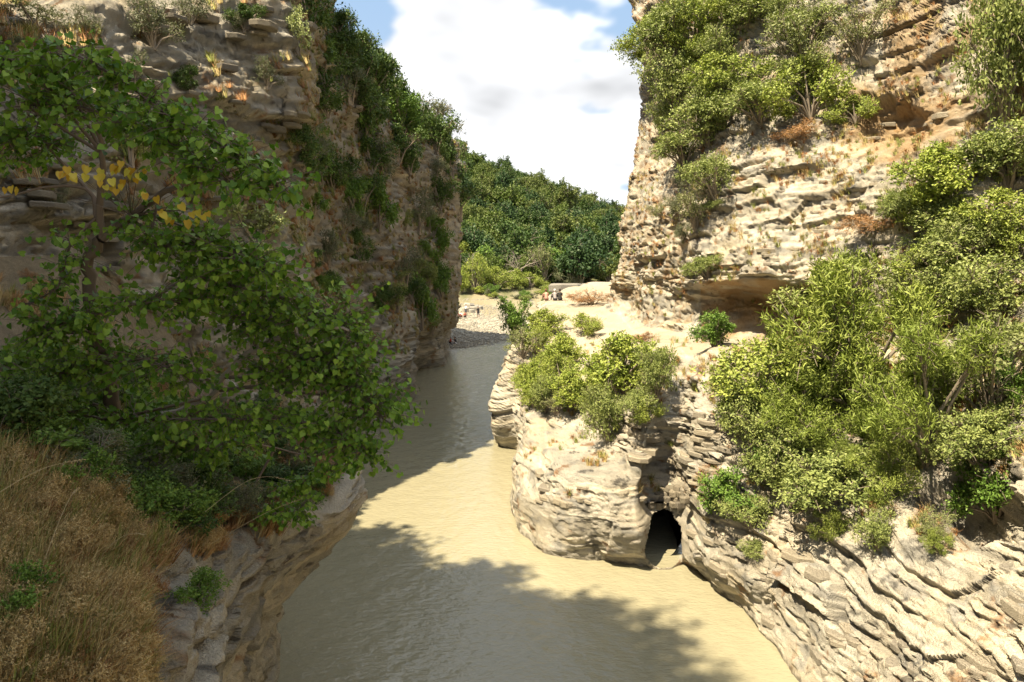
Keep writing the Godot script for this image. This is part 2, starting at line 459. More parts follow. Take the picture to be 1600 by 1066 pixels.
func build_left_cliff() -> void:
	var cols := []
	var tall := [[0, -1.6], [0, 0], [.3, 3], [.2, 6], [0, 9], [-.3, 13], [-.6, 17], [-1.0, 23], [-1.8, 30], [-3.5, 36], [-30, 42]]
	cols.append(prof(-10, 30, tall))
	cols.append(prof(-9.8, 10, tall))
	cols.append(prof(-9.6, 0, tall))
	cols.append(prof(-9.6, -7, tall))
	cols.append(prof(-10.3, -11, [[0, -1.6], [0, 0], [.3, 3], [.2, 6], [0, 9], [-.2, 12], [-.5, 15], [-.8, 20], [-1.5, 27], [-3.5, 32], [-30, 40]]))
	cols.append(pcol(Vector3(-12.2, 0, -15), [[-40, 650, 17], [-40, 560, 17], [-40, 460, 17], [-40, 350, 17.3], [-42, 230, 17.8], [-45, 110, 18.4], [-60, 0, 19.5], [-140, -80, 24]], Vector3(-40, 26, -20)))
	cols.append(pcol(Vector3(-12, 0, -20.5), [[150, 650, 21], [150, 560, 21], [150, 460, 21], [150, 350, 21.3], [150, 230, 21.8], [150, 110, 22.6], [140, 0, 24], [80, -60, 29]], Vector3(-42, 26, -26)))
	cols.append(pcol(Vector3(-10.6, 0, -25.5), [[315, 650, 26], [315, 560, 26], [315, 460, 26], [315, 350, 26], [315, 230, 26.3], [310, 110, 27], [305, 0, 28.5], [270, -110, 34]], Vector3(-42, 30, -32)))
	cols.append(pcol(Vector3(-8.9, 0, -30.5), [[455, 620, 31], [462, 540, 31], [467, 450, 31], [470, 350, 31], [470, 230, 31.1], [464, 110, 31.4], [456, 10, 31.8], [450, -270, 33.2]], Vector3(-42, 34, -38)))
	cols.append(pcol(Vector3(-9.3, 0, -37), [[500, 600, 38.5], [500, 540, 39], [500, 450, 39.5], [498, 370, 40], [497, 270, 40.5], [505, 150, 41.5], [505, 50, 43.5], [470, -20, 50]], Vector3(-42, 34, -46)))
	cols.append(pcol(W(602, 648), [[590, 600, 46], [578, 540, 46.5], [565, 450, 46.5], [555, 370, 46.5], [550, 280, 47], [562, 180, 48], [560, 120, 50], [520, 70, 56]], Vector3(-42, 34, -54)))
	cols.append(pcol(W(641, 630), [[640, 580, 48.8], [628, 530, 50], [610, 450, 51], [605, 370, 51], [600, 290, 52], [612, 215, 54], [610, 168, 57], [570, 120, 63]], Vector3(-42, 34, -62)))
	cols.append(pcol(W(648, 580), [[650, 540, 61], [655, 500, 60], [645, 440, 60], [640, 370, 60], [640, 300, 61], [650, 240, 63], [648, 200, 66], [610, 150, 72]], Vector3(-44, 34, -70)))
	cols.append(pcol(W(690, 571), [[690, 530, 66.5], [700, 492, 66], [692, 440, 66], [682, 370, 66], [682, 300, 67], [692, 248, 69], [688, 222, 72], [650, 190, 78]], Vector3(-46, 34, -78)))
	cols.append(pcol(W(698, 549), [[697, 520, 76], [711, 490, 73], [717, 440, 73], [715, 370, 73], [715, 300, 74], [719, 262, 75], [714, 242, 77], [680, 215, 83]], Vector3(-46, 34, -86)))
	cols.append(prof(-8, -82, [[0, -1.6], [0, 0], [0, 3], [0, 6], [0, 8], [0, 11], [0, 14], [-.5, 18], [-1.5, 20], [-6, 24], [-30, 30]]))
	cols.append(prof(-16, -92, [[0, -1.6], [0, 0], [0, 3], [0, 6], [0, 8], [0, 11], [0, 14], [-.5, 17], [-1.5, 19], [-6, 22], [-30, 28]]))
	cols.append(prof(-34, -100, [[0, -1.6], [0, 0], [0, 3], [0, 6], [0, 8], [0, 11], [0, 14], [-.5, 16], [-1.5, 18], [-6, 20], [-20, 24]]))
	rock_surface("cliff_left", cols, 4.2, -1.0, left_relief, left_tint, no_hole, M.rock_left)

func build_ledge() -> void:
	var cols := [
		[Vector3(-10, 9, 2), Vector3(-6, 7.9, 1.5), Vector3(-3.6, 7, 1), Vector3(-2.6, 6.4, 1), Vector3(-2.4, 5, 1), Vector3(-2.8, 3, 1), Vector3(-3, 1.2, 1), Vector3(-3.2, -1.5, 1)],
		[Vector3(-10, 9.5, -4), Vector3(-5.2, 8.2, -4), P(60, 1150, 4.2), P(160, 1180, 5), Vector3(-2.6, 5.2, -4.7), Vector3(-3, 3, -5), Vector3(-3.4, 1.2, -5.2), Vector3(-3.7, -1.5, -5.3)],
		[Vector3(-10, 9.8, -8), P(0, 740, 6.5), P(130, 880, 6.3), P(230, 900, 6.8), P(260, 960, 6.9), P(290, 1030, 7.1), P(310, 1120, 7.4), P(320, 1600, 7.8)],
		[Vector3(-10.5, 10, -11), P(60, 700, 8.5), P(230, 800, 8.3), P(330, 868, 8.5), P(345, 920, 8.5), P(350, 990, 8.7), P(345, 1080, 9), P(340, 1500, 9.5)],
		[Vector3(-11, 10, -13), P(150, 690, 10.3), P(330, 780, 10), P(435, 850, 10), P(425, 900, 10.1), P(405, 970, 10.4), P(390, 1060, 10.8), P(375, 1450, 11.3)],
		[Vector3(-11, 10, -15), P(230, 680, 12), P(420, 740, 11.5), P(525, 800, 11.3), P(510, 850, 11.4), P(470, 920, 11.7), P(425, 1010, 12.1), P(400, 1400, 12.6)],
		[Vector3(-11.3, 10, -17), P(280, 650, 13.5), P(470, 705, 12.8), P(562, 738, 12.4), P(566, 790, 12.5), P(515, 860, 12.8), P(440, 930, 13.2), P(405, 1350, 13.8)],
		[Vector3(-11.5, 10, -19), P(290, 620, 15), P(460, 675, 14.5), P(545, 700, 14.3), P(545, 760, 14.5), P(490, 830, 14.8), P(430, 900, 15.2), P(395, 1300, 16)],
		[Vector3(-11.8, 9.5, -21), P(250, 600, 18), P(380, 640, 17.5), P(450, 660, 17.3), P(450, 720, 17.5), P(430, 790, 17.8), P(400, 860, 18.2), Vector3(-7.5, -1.5, -17.6)],
		[Vector3(-13, 9, -25), Vector3(-12, 8.2, -24), Vector3(-11.5, 7.6, -24), Vector3(-11, 6.6, -24), Vector3(-10.8, 5, -24), Vector3(-10.8, 3, -24), Vector3(-10.8, 1, -24), Vector3(-10.8, -1.5, -24)]]
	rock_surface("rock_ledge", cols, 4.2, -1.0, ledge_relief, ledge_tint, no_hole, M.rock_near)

# ------------------------------------------------------------------ ground, hill and water
func shore(x: float, z: float) -> float:
	# metres inland of the far shoreline, which bends right beyond the narrows
	var rel := Vector2(x + 6.7, z + 77.0)
	var s := rel.dot(Vector2(-0.88, -0.475))
	return s + 0.6 * n_mid.get_noise_2d(x * 0.15, z * 0.15)
func ground_height(x: float, z: float) -> float:
	var s := shore(x, z)
	var y := clampf(s * 0.07, -1.8, 2.6) if z < -70.0 else -1.8
	if z < -128.0:
		var k := smoothstep(-128.0, -380.0, z)
		y = maxf(y, -0.5) + clampf((-128.0 - z) / 25.0, 0, 1) * 2.2
		var ridge := clampf(42.0 - 0.42 * (x + 4.0), 4.0, 95.0)
		y += k * ridge * (1.0 + 0.12 * n_big.get_noise_2d(x * 0.12, z * 0.12))
		if z < -380.0: y = lerpf(y, 2.0, smoothstep(-400.0, -900.0, z))
	return y
func build_ground() -> void:
	var xs := PackedFloat32Array()
	for k in range(-60, 61):
		var t := k / 60.0
		xs.append(8.0 + 70.0 * t + 2900.0 * t * t * t * t * t)
	var zs := PackedFloat32Array()
	for k in 110:
		var t := k / 109.0
		zs.append(60.0 - 130.0 * t - 330.0 * t * t - 3000.0 * pow(t, 9))
	var v := PackedVector3Array()
	var c := PackedColorArray()
	for x in xs:
		for z in zs:
			v.append(Vector3(x, ground_height(x, z), z))
			var g := Color(0.56, 0.52, 0.42) * (1.0 + 0.25 * n_stain.get_noise_2d(x, z))
			var grass := clampf((-116.0 - z) / 4.0 + 8.0 * n_stain.get_noise_2d(x * 0.6, z * 0.6), 0, 1)
			g = g.lerp(Color(0.30, 0.24, 0.10), grass * 0.6)
			g = g.lerp(Color(0.17, 0.18, 0.08), clampf((-138.0 - z) / 3.0 + 6.0 * n_stain.get_noise_2d(x * 0.5, z * 0.5), 0, 1))
			c.append(g)
	var idx := PackedInt32Array()
	var h := zs.size()
	for i in xs.size() - 1:
		for j in h - 1:
			var a := i * h + j
			idx.append_array([a, a + h, a + 1, a + 1, a + h, a + h + 1])
	structure("ground", arrays_mesh(v, grid_normals(v, xs.size(), h, -1.0), c, idx), M.gravel)

func build_water() -> void:
	# one sheet with small waves, dense where the gorge shows it
	var bag_v := PackedVector3Array()
	var xs := 330
	var zs := 620
	var wn := fnl(FastNoiseLite.TYPE_SIMPLEX_SMOOTH, 77, 1.0, 2)
	for i in xs:
		var tx := i / float(xs - 1)
		for j in zs:
			var tz := j / float(zs - 1)
			var z := 6.0 - 20.0 * tz - 106.0 * tz * tz * (0.25 + 0.75 * tz)
			var half := 13.0 + 6.0 * tz
			var x := -1.0 + (tx * 2.0 - 1.0) * half
			if tz > 0.75: x += (tz - 0.75) * 100.0 * tx
			var y := 0.028 * wn.get_noise_2d(x * 0.9 + z * 0.35, z * 1.3) + 0.012 * wn.get_noise_2d(x * 2.6 - z * 0.8, z * 3.2 + 50.0)
			var calm := 0.55 + 0.9 * absf(n_big.get_noise_2d(x * 0.9, z * 0.6))
			bag_v.append(Vector3(x, y * calm, z))
	var idx := PackedInt32Array()
	for i in xs - 1:
		for j in zs - 1:
			var a := i * zs + j
			idx.append_array([a, a + zs, a + 1, a + 1, a + zs, a + zs + 1])
	var m := StandardMaterial3D.new()
	m.albedo_color = Color(0.275, 0.255, 0.17).linear_to_srgb()
	m.roughness = 0.12
	m.metallic_specular = 0.5
	m.uv1_triplanar = true
	m.uv1_world_triplanar = true
	m.uv1_scale = Vector3(0.16, 0.3, 0.3)
	m.heightmap_enabled = true
	m.heightmap_texture = noise_tex(0.03, 41, 512, 4)
	m.heightmap_scale = 2.2
	structure("river", arrays_mesh(bag_v, grid_normals(bag_v, xs, zs, -1.0), PackedColorArray(), idx), m)

# ------------------------------------------------------------------ sky
func build_sky() -> Sky:
	var w := 2048
	var h := 1024
	var n1 := fnl(FastNoiseLite.TYPE_SIMPLEX_SMOOTH, 101, 1.0, 5)
	var n2 := fnl(FastNoiseLite.TYPE_SIMPLEX_SMOOTH, 103, 1.0, 4)
	var bytes := PackedFloat32Array()
	bytes.resize(w * h * 3)
	var at := 0
	for j in h:
		var el := (0.5 - (j + 0.5) / h) * PI
		var sy := sin(el)
		var cy := cos(el)
		for i in w:
			var r := 0.17; var g := 0.18; var b := 0.16
			if sy > -0.02:
				var az := ((i + 0.5) / w - 0.5) * TAU
				var d := Vector3(sin(az) * cy, sy, -cos(az) * cy)
				var up := clampf(sy, 0.0, 1.0)
				# blue air, pale towards the horizon
				var k := pow(1.0 - up, 3.0)
				r = lerpf(0.10, 0.22, k); g = lerpf(0.17, 0.265, k); b = lerpf(0.275, 0.305, k)
				var q := d / (up + 0.35)
				var f := n1.get_noise_3d(q.x * 2.2 + 8.4, q.y * 3.0, q.z * 2.2) + 0.16
				# an open blue gap about 22 degrees up, banks of cumulus below it
				f += 0.34 * smoothstep(0.27, 0.18, up) - 0.16 * smoothstep(0.14, 0.07, up) - 0.62 * exp(-pow((el - 0.275) / 0.05, 2.0)) * (0.5 + 0.5 * cos(5.0 * (az + 0.12)))
				var cover := smoothstep(-0.05, 0.16, f)
				var shade := 0.41 + 0.26 * n2.get_noise_3d(q.x * 2.4, q.y * 4.0, q.z * 2.4)
				cover *= 0.94 * smoothstep(-0.02, 0.10, up)
				r = lerpf(r, 1.0 * shade, cover); g = lerpf(g, 1.0 * shade, cover); b = lerpf(b, 1.01 * shade, cover)
			bytes[at] = r; bytes[at + 1] = g; bytes[at + 2] = b
			at += 3
	var im := Image.create_from_data(w, h, false, Image.FORMAT_RGBF, bytes.to_byte_array())
	var mat := PanoramaSkyMaterial.new()
	mat.panorama = ImageTexture.create_from_image(im)
	var s := Sky.new()
	s.sky_material = mat
	return s

# ------------------------------------------------------------------ plants
func rnd(a: float, b: float) -> float:
	return rng.randf_range(a, b)
func rdir() -> Vector3:
	var z := rng.randf_range(-1.0, 1.0)
	var a := rng.randf_range(0.0, TAU)
	var s := sqrt(1.0 - z * z)
	return Vector3(s * cos(a), z, s * sin(a))
func mixc(a: Color, b: Color, t: float) -> Color:
	return a.lerp(b, t)
var kinds := {}
# a shrub of radius about 1 with its foot at the origin: [crown mesh, stem mesh]
func shrub(seed_: int, leaves: int, length: float, width: float, ca: Color, cb: Color, lobes: int, upright: float, tall: float, trunk: float) -> Array:
	rng.seed = seed_
	var crown := Bag.new()
	var wood := Bag.new()
	var bark := Color(0.24, 0.20, 0.155)
	var cent := []
	for k in lobes + 5:
		var d := rdir()
		var r := rnd(0.2, 0.95)
		cent.append([Vector3(d.x * r, trunk + tall * (0.44 + 0.48 * d.y * r + rnd(-0.05, 0.05)), d.z * r), rnd(0.16, 0.42), rnd(0, 1)])
	for q in cent:
		var mid := Vector3(q[0].x * 0.35 + rnd(-0.08, 0.08), q[0].y * 0.5, q[0].z * 0.35 + rnd(-0.08, 0.08))
		var end: Vector3 = q[0] + Vector3(rnd(-0.05, 0.05), q[1] * 0.5, rnd(-0.05, 0.05))
		wood.tube([Vector3(rnd(-0.05, 0.05), -0.12, rnd(-0.05, 0.05)), mid, q[0], end], [0.035, 0.025, 0.014, 0.004], 5, bark)
		for t in 7:
			var e: Vector3 = q[0] + rdir() * q[1] * rnd(0.8, 1.25)
			wood.tube([mid.lerp(q[0], rnd(0.4, 1.0)), e.lerp(q[0], 0.45) + Vector3(0, 0.03, 0), e], [0.011, 0.007, 0.003], 3, bark)
	var per := 7
	for t in leaves / per:
		var q = cent[rng.randi() % cent.size()]
		var dir := rdir()
		var r: float = q[1] * pow(rng.randf(), 0.42)
		if rng.randf() < 0.12: r *= rnd(1.0, 1.35)
		var p: Vector3 = q[0] + Vector3(dir.x * r, dir.y * r * 0.85, dir.z * r)
		if p.y < 0.02: continue
		var tone: float = clampf(q[2] * 0.4 + rnd(0.0, 0.6), 0, 1)
		var twig := (dir * 0.7 + Vector3(0, upright, 0) + rdir() * 0.5).normalized()
		for l in per:
			var at := p + twig * length * rnd(-1.2, 1.6) + rdir() * length * 0.35
			var along := (twig * 0.7 + rdir() * 0.9).normalized()
			var nrm := (Vector3(0, 0.5, 0) + dir * 0.8 + rdir() * 0.7)
			nrm = (nrm - along * nrm.dot(along)).normalized()
			var s := rnd(0.7, 1.25)
			crown.leaf(at, along, nrm, length * s, width * s, mixc(ca, cb, clampf(tone + rnd(-0.25, 0.25), 0, 1)))
	return [bag_mesh(crown), bag_mesh(wood)]
func make_kinds() -> void:
	M.leaf = leaf_material(Color(0.5, 0.55, 0.25))
	M.wood = plain_material(0.9)
	kinds = {
		"olive": [shrub(1, 8400, 0.066, 0.030, Color(0.13, 0.175, 0.05), Color(0.33, 0.37, 0.12), 13, 0.3, 1.5, 0.15), shrub(2, 7700, 0.066, 0.030, Color(0.13, 0.175, 0.05), Color(0.33, 0.37, 0.12), 10, 0.3, 1.4, 0.1)],
		"bright": [shrub(3, 7700, 0.07, 0.038, Color(0.172, 0.241, 0.040), Color(0.368, 0.414, 0.086), 12, 0.3, 1.5, 0.1), shrub(4, 7000, 0.07, 0.038, Color(0.172, 0.230, 0.040), Color(0.380, 0.425, 0.098), 9, 0.35, 1.4, 0.1)],
		"green": [shrub(5, 7000, 0.085, 0.05, Color(0.075, 0.150, 0.025), Color(0.175, 0.275, 0.050), 11, 0.25, 1.5, 0.2), shrub(6, 6300, 0.085, 0.05, Color(0.075, 0.150, 0.025), Color(0.188, 0.288, 0.056), 9, 0.2, 1.4, 0.15)],
		"dark": [shrub(7, 7700, 0.075, 0.045, Color(0.039, 0.078, 0.018), Color(0.111, 0.169, 0.039), 12, 0.3, 1.6, 0.15), shrub(8, 7700, 0.075, 0.045, Color(0.039, 0.085, 0.021), Color(0.117, 0.169, 0.042), 10, 0.4, 1.7, 0.1)],
		"broom": [shrub(9, 12600, 0.085, 0.014, Color(0.150, 0.206, 0.037), Color(0.300, 0.362, 0.081), 15, 1.4, 1.7, 0.1), shrub(10, 11200, 0.085, 0.014, Color(0.150, 0.206, 0.037), Color(0.312, 0.362, 0.081), 12, 1.2, 1.5, 0.1)],
		"grey": [shrub(11, 7000, 0.06, 0.026, Color(0.112, 0.131, 0.075), Color(0.213, 0.225, 0.131), 11, 0.4, 1.4, 0.1), shrub(12, 7000, 0.06, 0.026, Color(0.106, 0.125, 0.069), Color(0.206, 0.219, 0.125), 9, 0.4, 1.3, 0.1)],
		"sparse": [shrub(13, 3500, 0.07, 0.034, Color(0.15, 0.17, 0.07), Color(0.28, 0.29, 0.13), 12, 0.3, 1.5, 0.35), shrub(14, 3150, 0.07, 0.034, Color(0.14, 0.17, 0.06), Color(0.27, 0.29, 0.12), 10, 0.3, 1.5, 0.3)],
		"dry": [shrub(15, 4200, 0.08, 0.016, Color(0.26, 0.13, 0.06), Color(0.42, 0.24, 0.11), 10, 0.8, 1.1, 0.05), shrub(16, 4200, 0.08, 0.016, Color(0.26, 0.13, 0.06), Color(0.42, 0.25, 0.12), 8, 0.9, 1.0, 0.05)],
		"herb": [shrub(24, 4200, 0.075, 0.02, Color(0.38, 0.27, 0.11), Color(0.60, 0.47, 0.24), 10, 0.9, 1.3, 0.05)],
		"pale": [shrub(17, 5600, 0.08, 0.045, Color(0.26, 0.32, 0.10), Color(0.50, 0.54, 0.26), 12, 0.3, 1.3, 0.2), shrub(18, 5600, 0.08, 0.045, Color(0.26, 0.32, 0.10), Color(0.52, 0.56, 0.27), 9, 0.3, 1.3, 0.2)],
		"tree": [shrub(19, 5600, 0.11, 0.075, Color(0.032, 0.068, 0.016), Color(0.088, 0.135, 0.035), 16, 0.2, 1.6, 0.25), shrub(20, 5600, 0.11, 0.075, Color(0.061, 0.101, 0.016), Color(0.135, 0.176, 0.041), 14, 0.2, 1.5, 0.25), shrub(22, 5600, 0.10, 0.065, Color(0.081, 0.115, 0.027), Color(0.176, 0.209, 0.061), 15, 0.2, 1.9, 0.25), shrub(23, 5600, 0.10, 0.065, Color(0.041, 0.081, 0.027), Color(0.108, 0.162, 0.061), 11, 0.2, 1.3, 0.25), shrub(21, 5600, 0.11, 0.075, Color(0.024, 0.054, 0.019), Color(0.068, 0.115, 0.041), 18, 0.2, 1.7, 0.25)],
	}
	rng.seed = 99
var plant_count := 0
# a plant rooted at `root`, w metres wide and h metres tall, leaning towards `lean`
func plant(called: String, kind: String, root: Vector3, w: float, h: float, lean: Vector3, label: String, group := "", category := "shrub") -> Node3D:
	var set_: Array = kinds[kind]
	var m: Array = set_[rng.randi() % set_.size()]
	plant_count += 1
	var o := thing(called, root, label, category, group)
	var up := (Vector3.UP + lean).normalized()
	var turn := Basis(Quaternion(Vector3.UP, up)) * Basis(Vector3.UP, rng.randf() * TAU)
	var tall := 1.75
	o.basis = turn * Basis.from_scale(Vector3(w * 0.5 * rnd(0.85, 1.2), h / tall * rnd(0.9, 1.15), w * 0.5 * rnd(0.85, 1.2)))
	part("crown", m[0], M.leaf, o)
	part("trunk" if kind == "tree" else "stem", m[1], M.wood, o)
	return o
# px, py: the middle of the crown in the photograph, wpx x hpx its size there
func bush(on: String, kind: String, px: float, py: float, wpx: float, hpx: float, called: String, label: String, group := "", category := "shrub") -> void:
	if "%s" in label: label = label % {"dark": "dark green", "green": "mid green", "grey": "grey-green", "olive": "olive-silver", "bright": "lime green", "sparse": "thin pale", "broom": "fine-twigged"}[kind]
	var q = hit(on, px, py + hpx * 0.34)
	if q == null: q = hit(on, px, py + hpx * 0.2)
	if q == null:
		print("no root for ", label, " ", px, " ", py)
		return
	var d := proj(q[0]).z
	var out: Vector3 = q[2]
	out.y = 0
	plant(called, kind, q[0] - out * 0.05, wpx * 1.12 * d / F, hpx * 1.12 * d / F, out * 0.28, label, group, category)

func ground_hit(px: float, py: float) -> Vector3:
	var d := 70.0
	while d < 420.0:
		var p := P(px, py, d)
		if p.y <= ground_height(p.x, p.z): return Vector3(p.x, ground_height(p.x, p.z), p.z)
		d += 0.5
	return P(px, py, 150.0)

func build_shrubs() -> void:
	var R := "cliff_right"
	var g1 := "olive-grey shrubs on the upper sunlit wall"
	var l1 := "olive-grey leafy shrub rooted high on the sunlit limestone wall"
	for a in [[1062, 55, 110, 110], [1055, 135, 110, 105], [1105, 195, 120, 95], [1185, 165, 120, 85], [1165, 25, 120, 70], [1065, 235, 85, 75], [1130, 85, 90, 90], [1250, 45, 110, 80], [1040, 190, 70, 80]]:
		bush(R, "olive", a[0], a[1], a[2], a[3], "olive_shrub", l1, g1)
	bush(R, "bright", 1130, 130, 110, 90, "leafy_shrub", "lime green shrub among the olive-grey shrubs high on the sunlit wall")
	bush(R, "sparse", 1255, 95, 130, 90, "cliff_tree", "sparse small tree with dark bent trunk above the ledge of the sunlit wall", "", "tree")
	bush(R, "sparse", 1345, 70, 90, 80, "cliff_tree", "thin open-branched small tree against the bare grey upper rock face", "", "tree")
	bush(R, "bright", 1265, 150, 120, 95, "leafy_shrub", "bright green drooping shrub beside the ochre hollow of the sunlit wall")
	bush(R, "dry", 1230, 205, 90, 45, "dry_shrub", "rusty dry bush on the grassy ledge under the drooping green shrub")
	bush(R, "olive", 1112, 285, 90, 80, "olive_shrub", "olive shrub standing alone in the middle of the sunlit wall's flank")
	bush(R, "sparse", 1085, 335, 60, 70, "olive_shrub", "small thin shrub low on the sunlit wall's overgrown flank")
	bush(R, "bright", 1475, 280, 150, 110, "leafy_shrub", "rounded yellow-green shrub standing on the ledge beside the grey strata blocks")
	bush(R, "olive", 1565, 110, 150, 240, "cliff_tree", "tall leafy tree beside the ochre upper rock face", "", "tree")
	bush(R, "olive", 1575, 240, 150, 130, "olive_shrub", "spreading shrub below the tall leafy tree on the sunlit wall")
	var g2 := "mixed shrubs on the sunlit slope beside the overhang"
	for a in [["olive", 1350, 430, 170, 90], ["olive", 1500, 380, 150, 110], ["bright", 1545, 350, 130, 90], ["olive", 1560, 450, 150, 130], ["olive", 1470, 470, 130, 110]]:
		bush(R, a[0], a[1], a[2], a[3], a[4], "slope_shrub", "large %s shrub in the thicket on the sunlit slope beside the overhang", g2)
	bush(R, "olive", 1268, 470, 150, 80, "slope_shrub", "small silvery round-topped tree at the foot of the overhang", "", "tree")
	bush(R, "green", 1112, 520, 75, 60, "leafy_shrub", "small deep green broad-leaved shrub on the path edge above the cave")
	bush(R, "broom", 1340, 560, 240, 230, "broom_bush", "large fine-twigged green broom bush below the overhang")
	bush(R, "broom", 1450, 650, 190, 200, "broom_bush", "fine-twigged green broom bush growing over the dark hollow")
	bush(R, "broom", 1260, 650, 150, 150, "broom_bush", "fine-twigged broom bush beside the leafy shrub above the cave wall")
	bush(R, "bright", 1180, 590, 170, 110, "leafy_shrub", "broad yellow-green shrub on the shoulder beside the cave")
	bush(R, "olive", 1150, 650, 120, 100, "leafy_shrub", "lower leafy shrub hanging over the wall beside the cave")
	bush(R, "sparse", 1540, 600, 170, 150, "slope_shrub", "pale open shrub with thin dark branches beside the broom bushes")
	bush(R, "olive", 1520, 690, 150, 110, "slope_shrub", "pale leafy shrub above the dark hollow with fallen leaves")
	bush(R, "olive", 1290, 755, 170, 110, "olive_shrub", "silvery shrub with bare twisted stems on the lower white rock")
	bush(R, "olive", 1210, 735, 120, 90, "olive_shrub", "silvery shrub hanging over the white wall between cave and broom")
	bush(R, "broom", 1380, 750, 130, 90, "broom_bush", "small broom bush on the rim of the lower white rock")
	bush(R, "green", 1555, 770, 110, 110, "leafy_shrub", "bright green young shrub in front of the dark hollow with fallen leaves")
	bush(R, "green", 1590, 600, 60, 90, "leafy_shrub", "deep green broad-leaved shrub next to the pale open shrub")
	# the terrace and the dome-shaped rock
	bush(R, "green", 810, 508, 50, 64, "cliff_tree", "small leaning tree on the river edge of the terrace", "", "tree")
	var g3 := "lime green bushes along the terrace edge"
	for a in [[858, 505, 64, 44], [915, 512, 50, 32], [878, 555, 80, 66], [840, 532, 52, 50]]:
		bush(R, "bright", a[0], a[1], a[2], a[3], "leafy_shrub", "lime green bush on the terrace edge beside the pale path", g3)
	bush(R, "bright", 962, 585, 130, 100, "leafy_shrub", "wide yellow-green bush below the path above the dome-shaped rock")
	bush(R, "olive", 1025, 590, 80, 90, "olive_shrub", "darker olive shrub in the cleft above the cave")
	bush(R, "olive", 948, 655, 75, 95, "olive_shrub", "upright olive bush standing on top of the dome-shaped rock")
	bush(R, "olive", 848, 620, 55, 65, "olive_shrub", "small olive bush above the thin-bedded rock stack at the water")
	bush(R, "bright", 905, 610, 80, 70, "leafy_shrub", "small lime bush between the thin-bedded stack and the wide bush")
	bush(R, "dry", 1000, 525, 60, 26, "dry_shrub", "low rusty dry bush on the path where it meets the wall")
	bush(R, "dry", 925, 462, 70, 26, "dry_shrub", "long rusty dry bush along the far end of the path")
	bush(R, "dry", 1215, 540, 100, 34, "dry_shrub", "rusty dry scrub on the terrace rim in front of the overhang")
	bush(R, "dry", 1365, 345, 110, 40, "dry_shrub", "reddish dry scrub on the rounded rock shoulder of the sunlit wall")
	# the shaded cliff
	var L := "cliff_left"
	var g4 := "dark shrubs along the crest of the shaded cliff"
	for a in [[480, 20, 100, 100], [505, 75, 100, 90], [545, 120, 90, 100], [585, 135, 90, 85], [618, 160, 80, 80], [650, 190, 80, 75], [682, 215, 70, 70], [708, 245, 60, 80], [560, 80, 70, 60], [530, 40, 70, 70], [510, 150, 90, 90], [570, 195, 90, 80], [620, 225, 80, 70]]:
		bush(L, "dark", a[0], a[1], a[2], a[3], "crest_shrub", "dark green shrub growing along the crest of the shaded cliff", g4)
	var g5 := "green shrubs on the face of the shaded cliff"
	for a in [[600, 255, 80, 70], [560, 300, 80, 80], [500, 265, 70, 70], [655, 330, 70, 80], [640, 265, 60, 55], [595, 330, 80, 80], [530, 345, 70, 70], [690, 300, 55, 60], [660, 475, 75, 95], [635, 420, 70, 70], [600, 470, 50, 50], [685, 390, 50, 60], [510, 395, 60, 60], [560, 400, 60, 60], [690, 445, 40, 60], [480, 190, 60, 90]]:
		bush(L, ["dark", "green", "grey"][plant_count % 3], a[0], a[1], a[2], a[3], "face_shrub", "larger %s shrub clinging to the face of the shaded cliff", g5)
	var g6 := "grey-green bushes high on the shaded buttress"
	for a in [[240, 40, 90, 90], [300, 130, 60, 70], [210, 110, 70, 60], [60, 30, 90, 50], [300, 20, 60, 50], [420, 120, 50, 50]]:
		bush(L, "grey", a[0], a[1], a[2], a[3], "buttress_shrub", "grey-green bush on the bare shaded buttress behind the redbud tree", g6)
	bush(L, "pale", 465, 60, 60, 80, "leafy_shrub", "pale lime small tree on the shoulder of the shaded buttress", "", "tree")
	bush(L, "pale", 400, 355, 110, 80, "leafy_shrub", "pale lime elder bush between redbud sprays and the shaded cliff")
	bush(L, "pale", 385, 415, 90, 70, "leafy_shrub", "lower pale lime bush below the elder bush on the shaded cliff")
	bush(L, "pale", 205, 235, 90, 70, "flowering_shrub", "cream flowering shrub showing between the redbud sprays")
	bush(L, "green", 520, 580, 100, 110, "leafy_shrub", "green bush above the water at the foot of the shaded cliff")

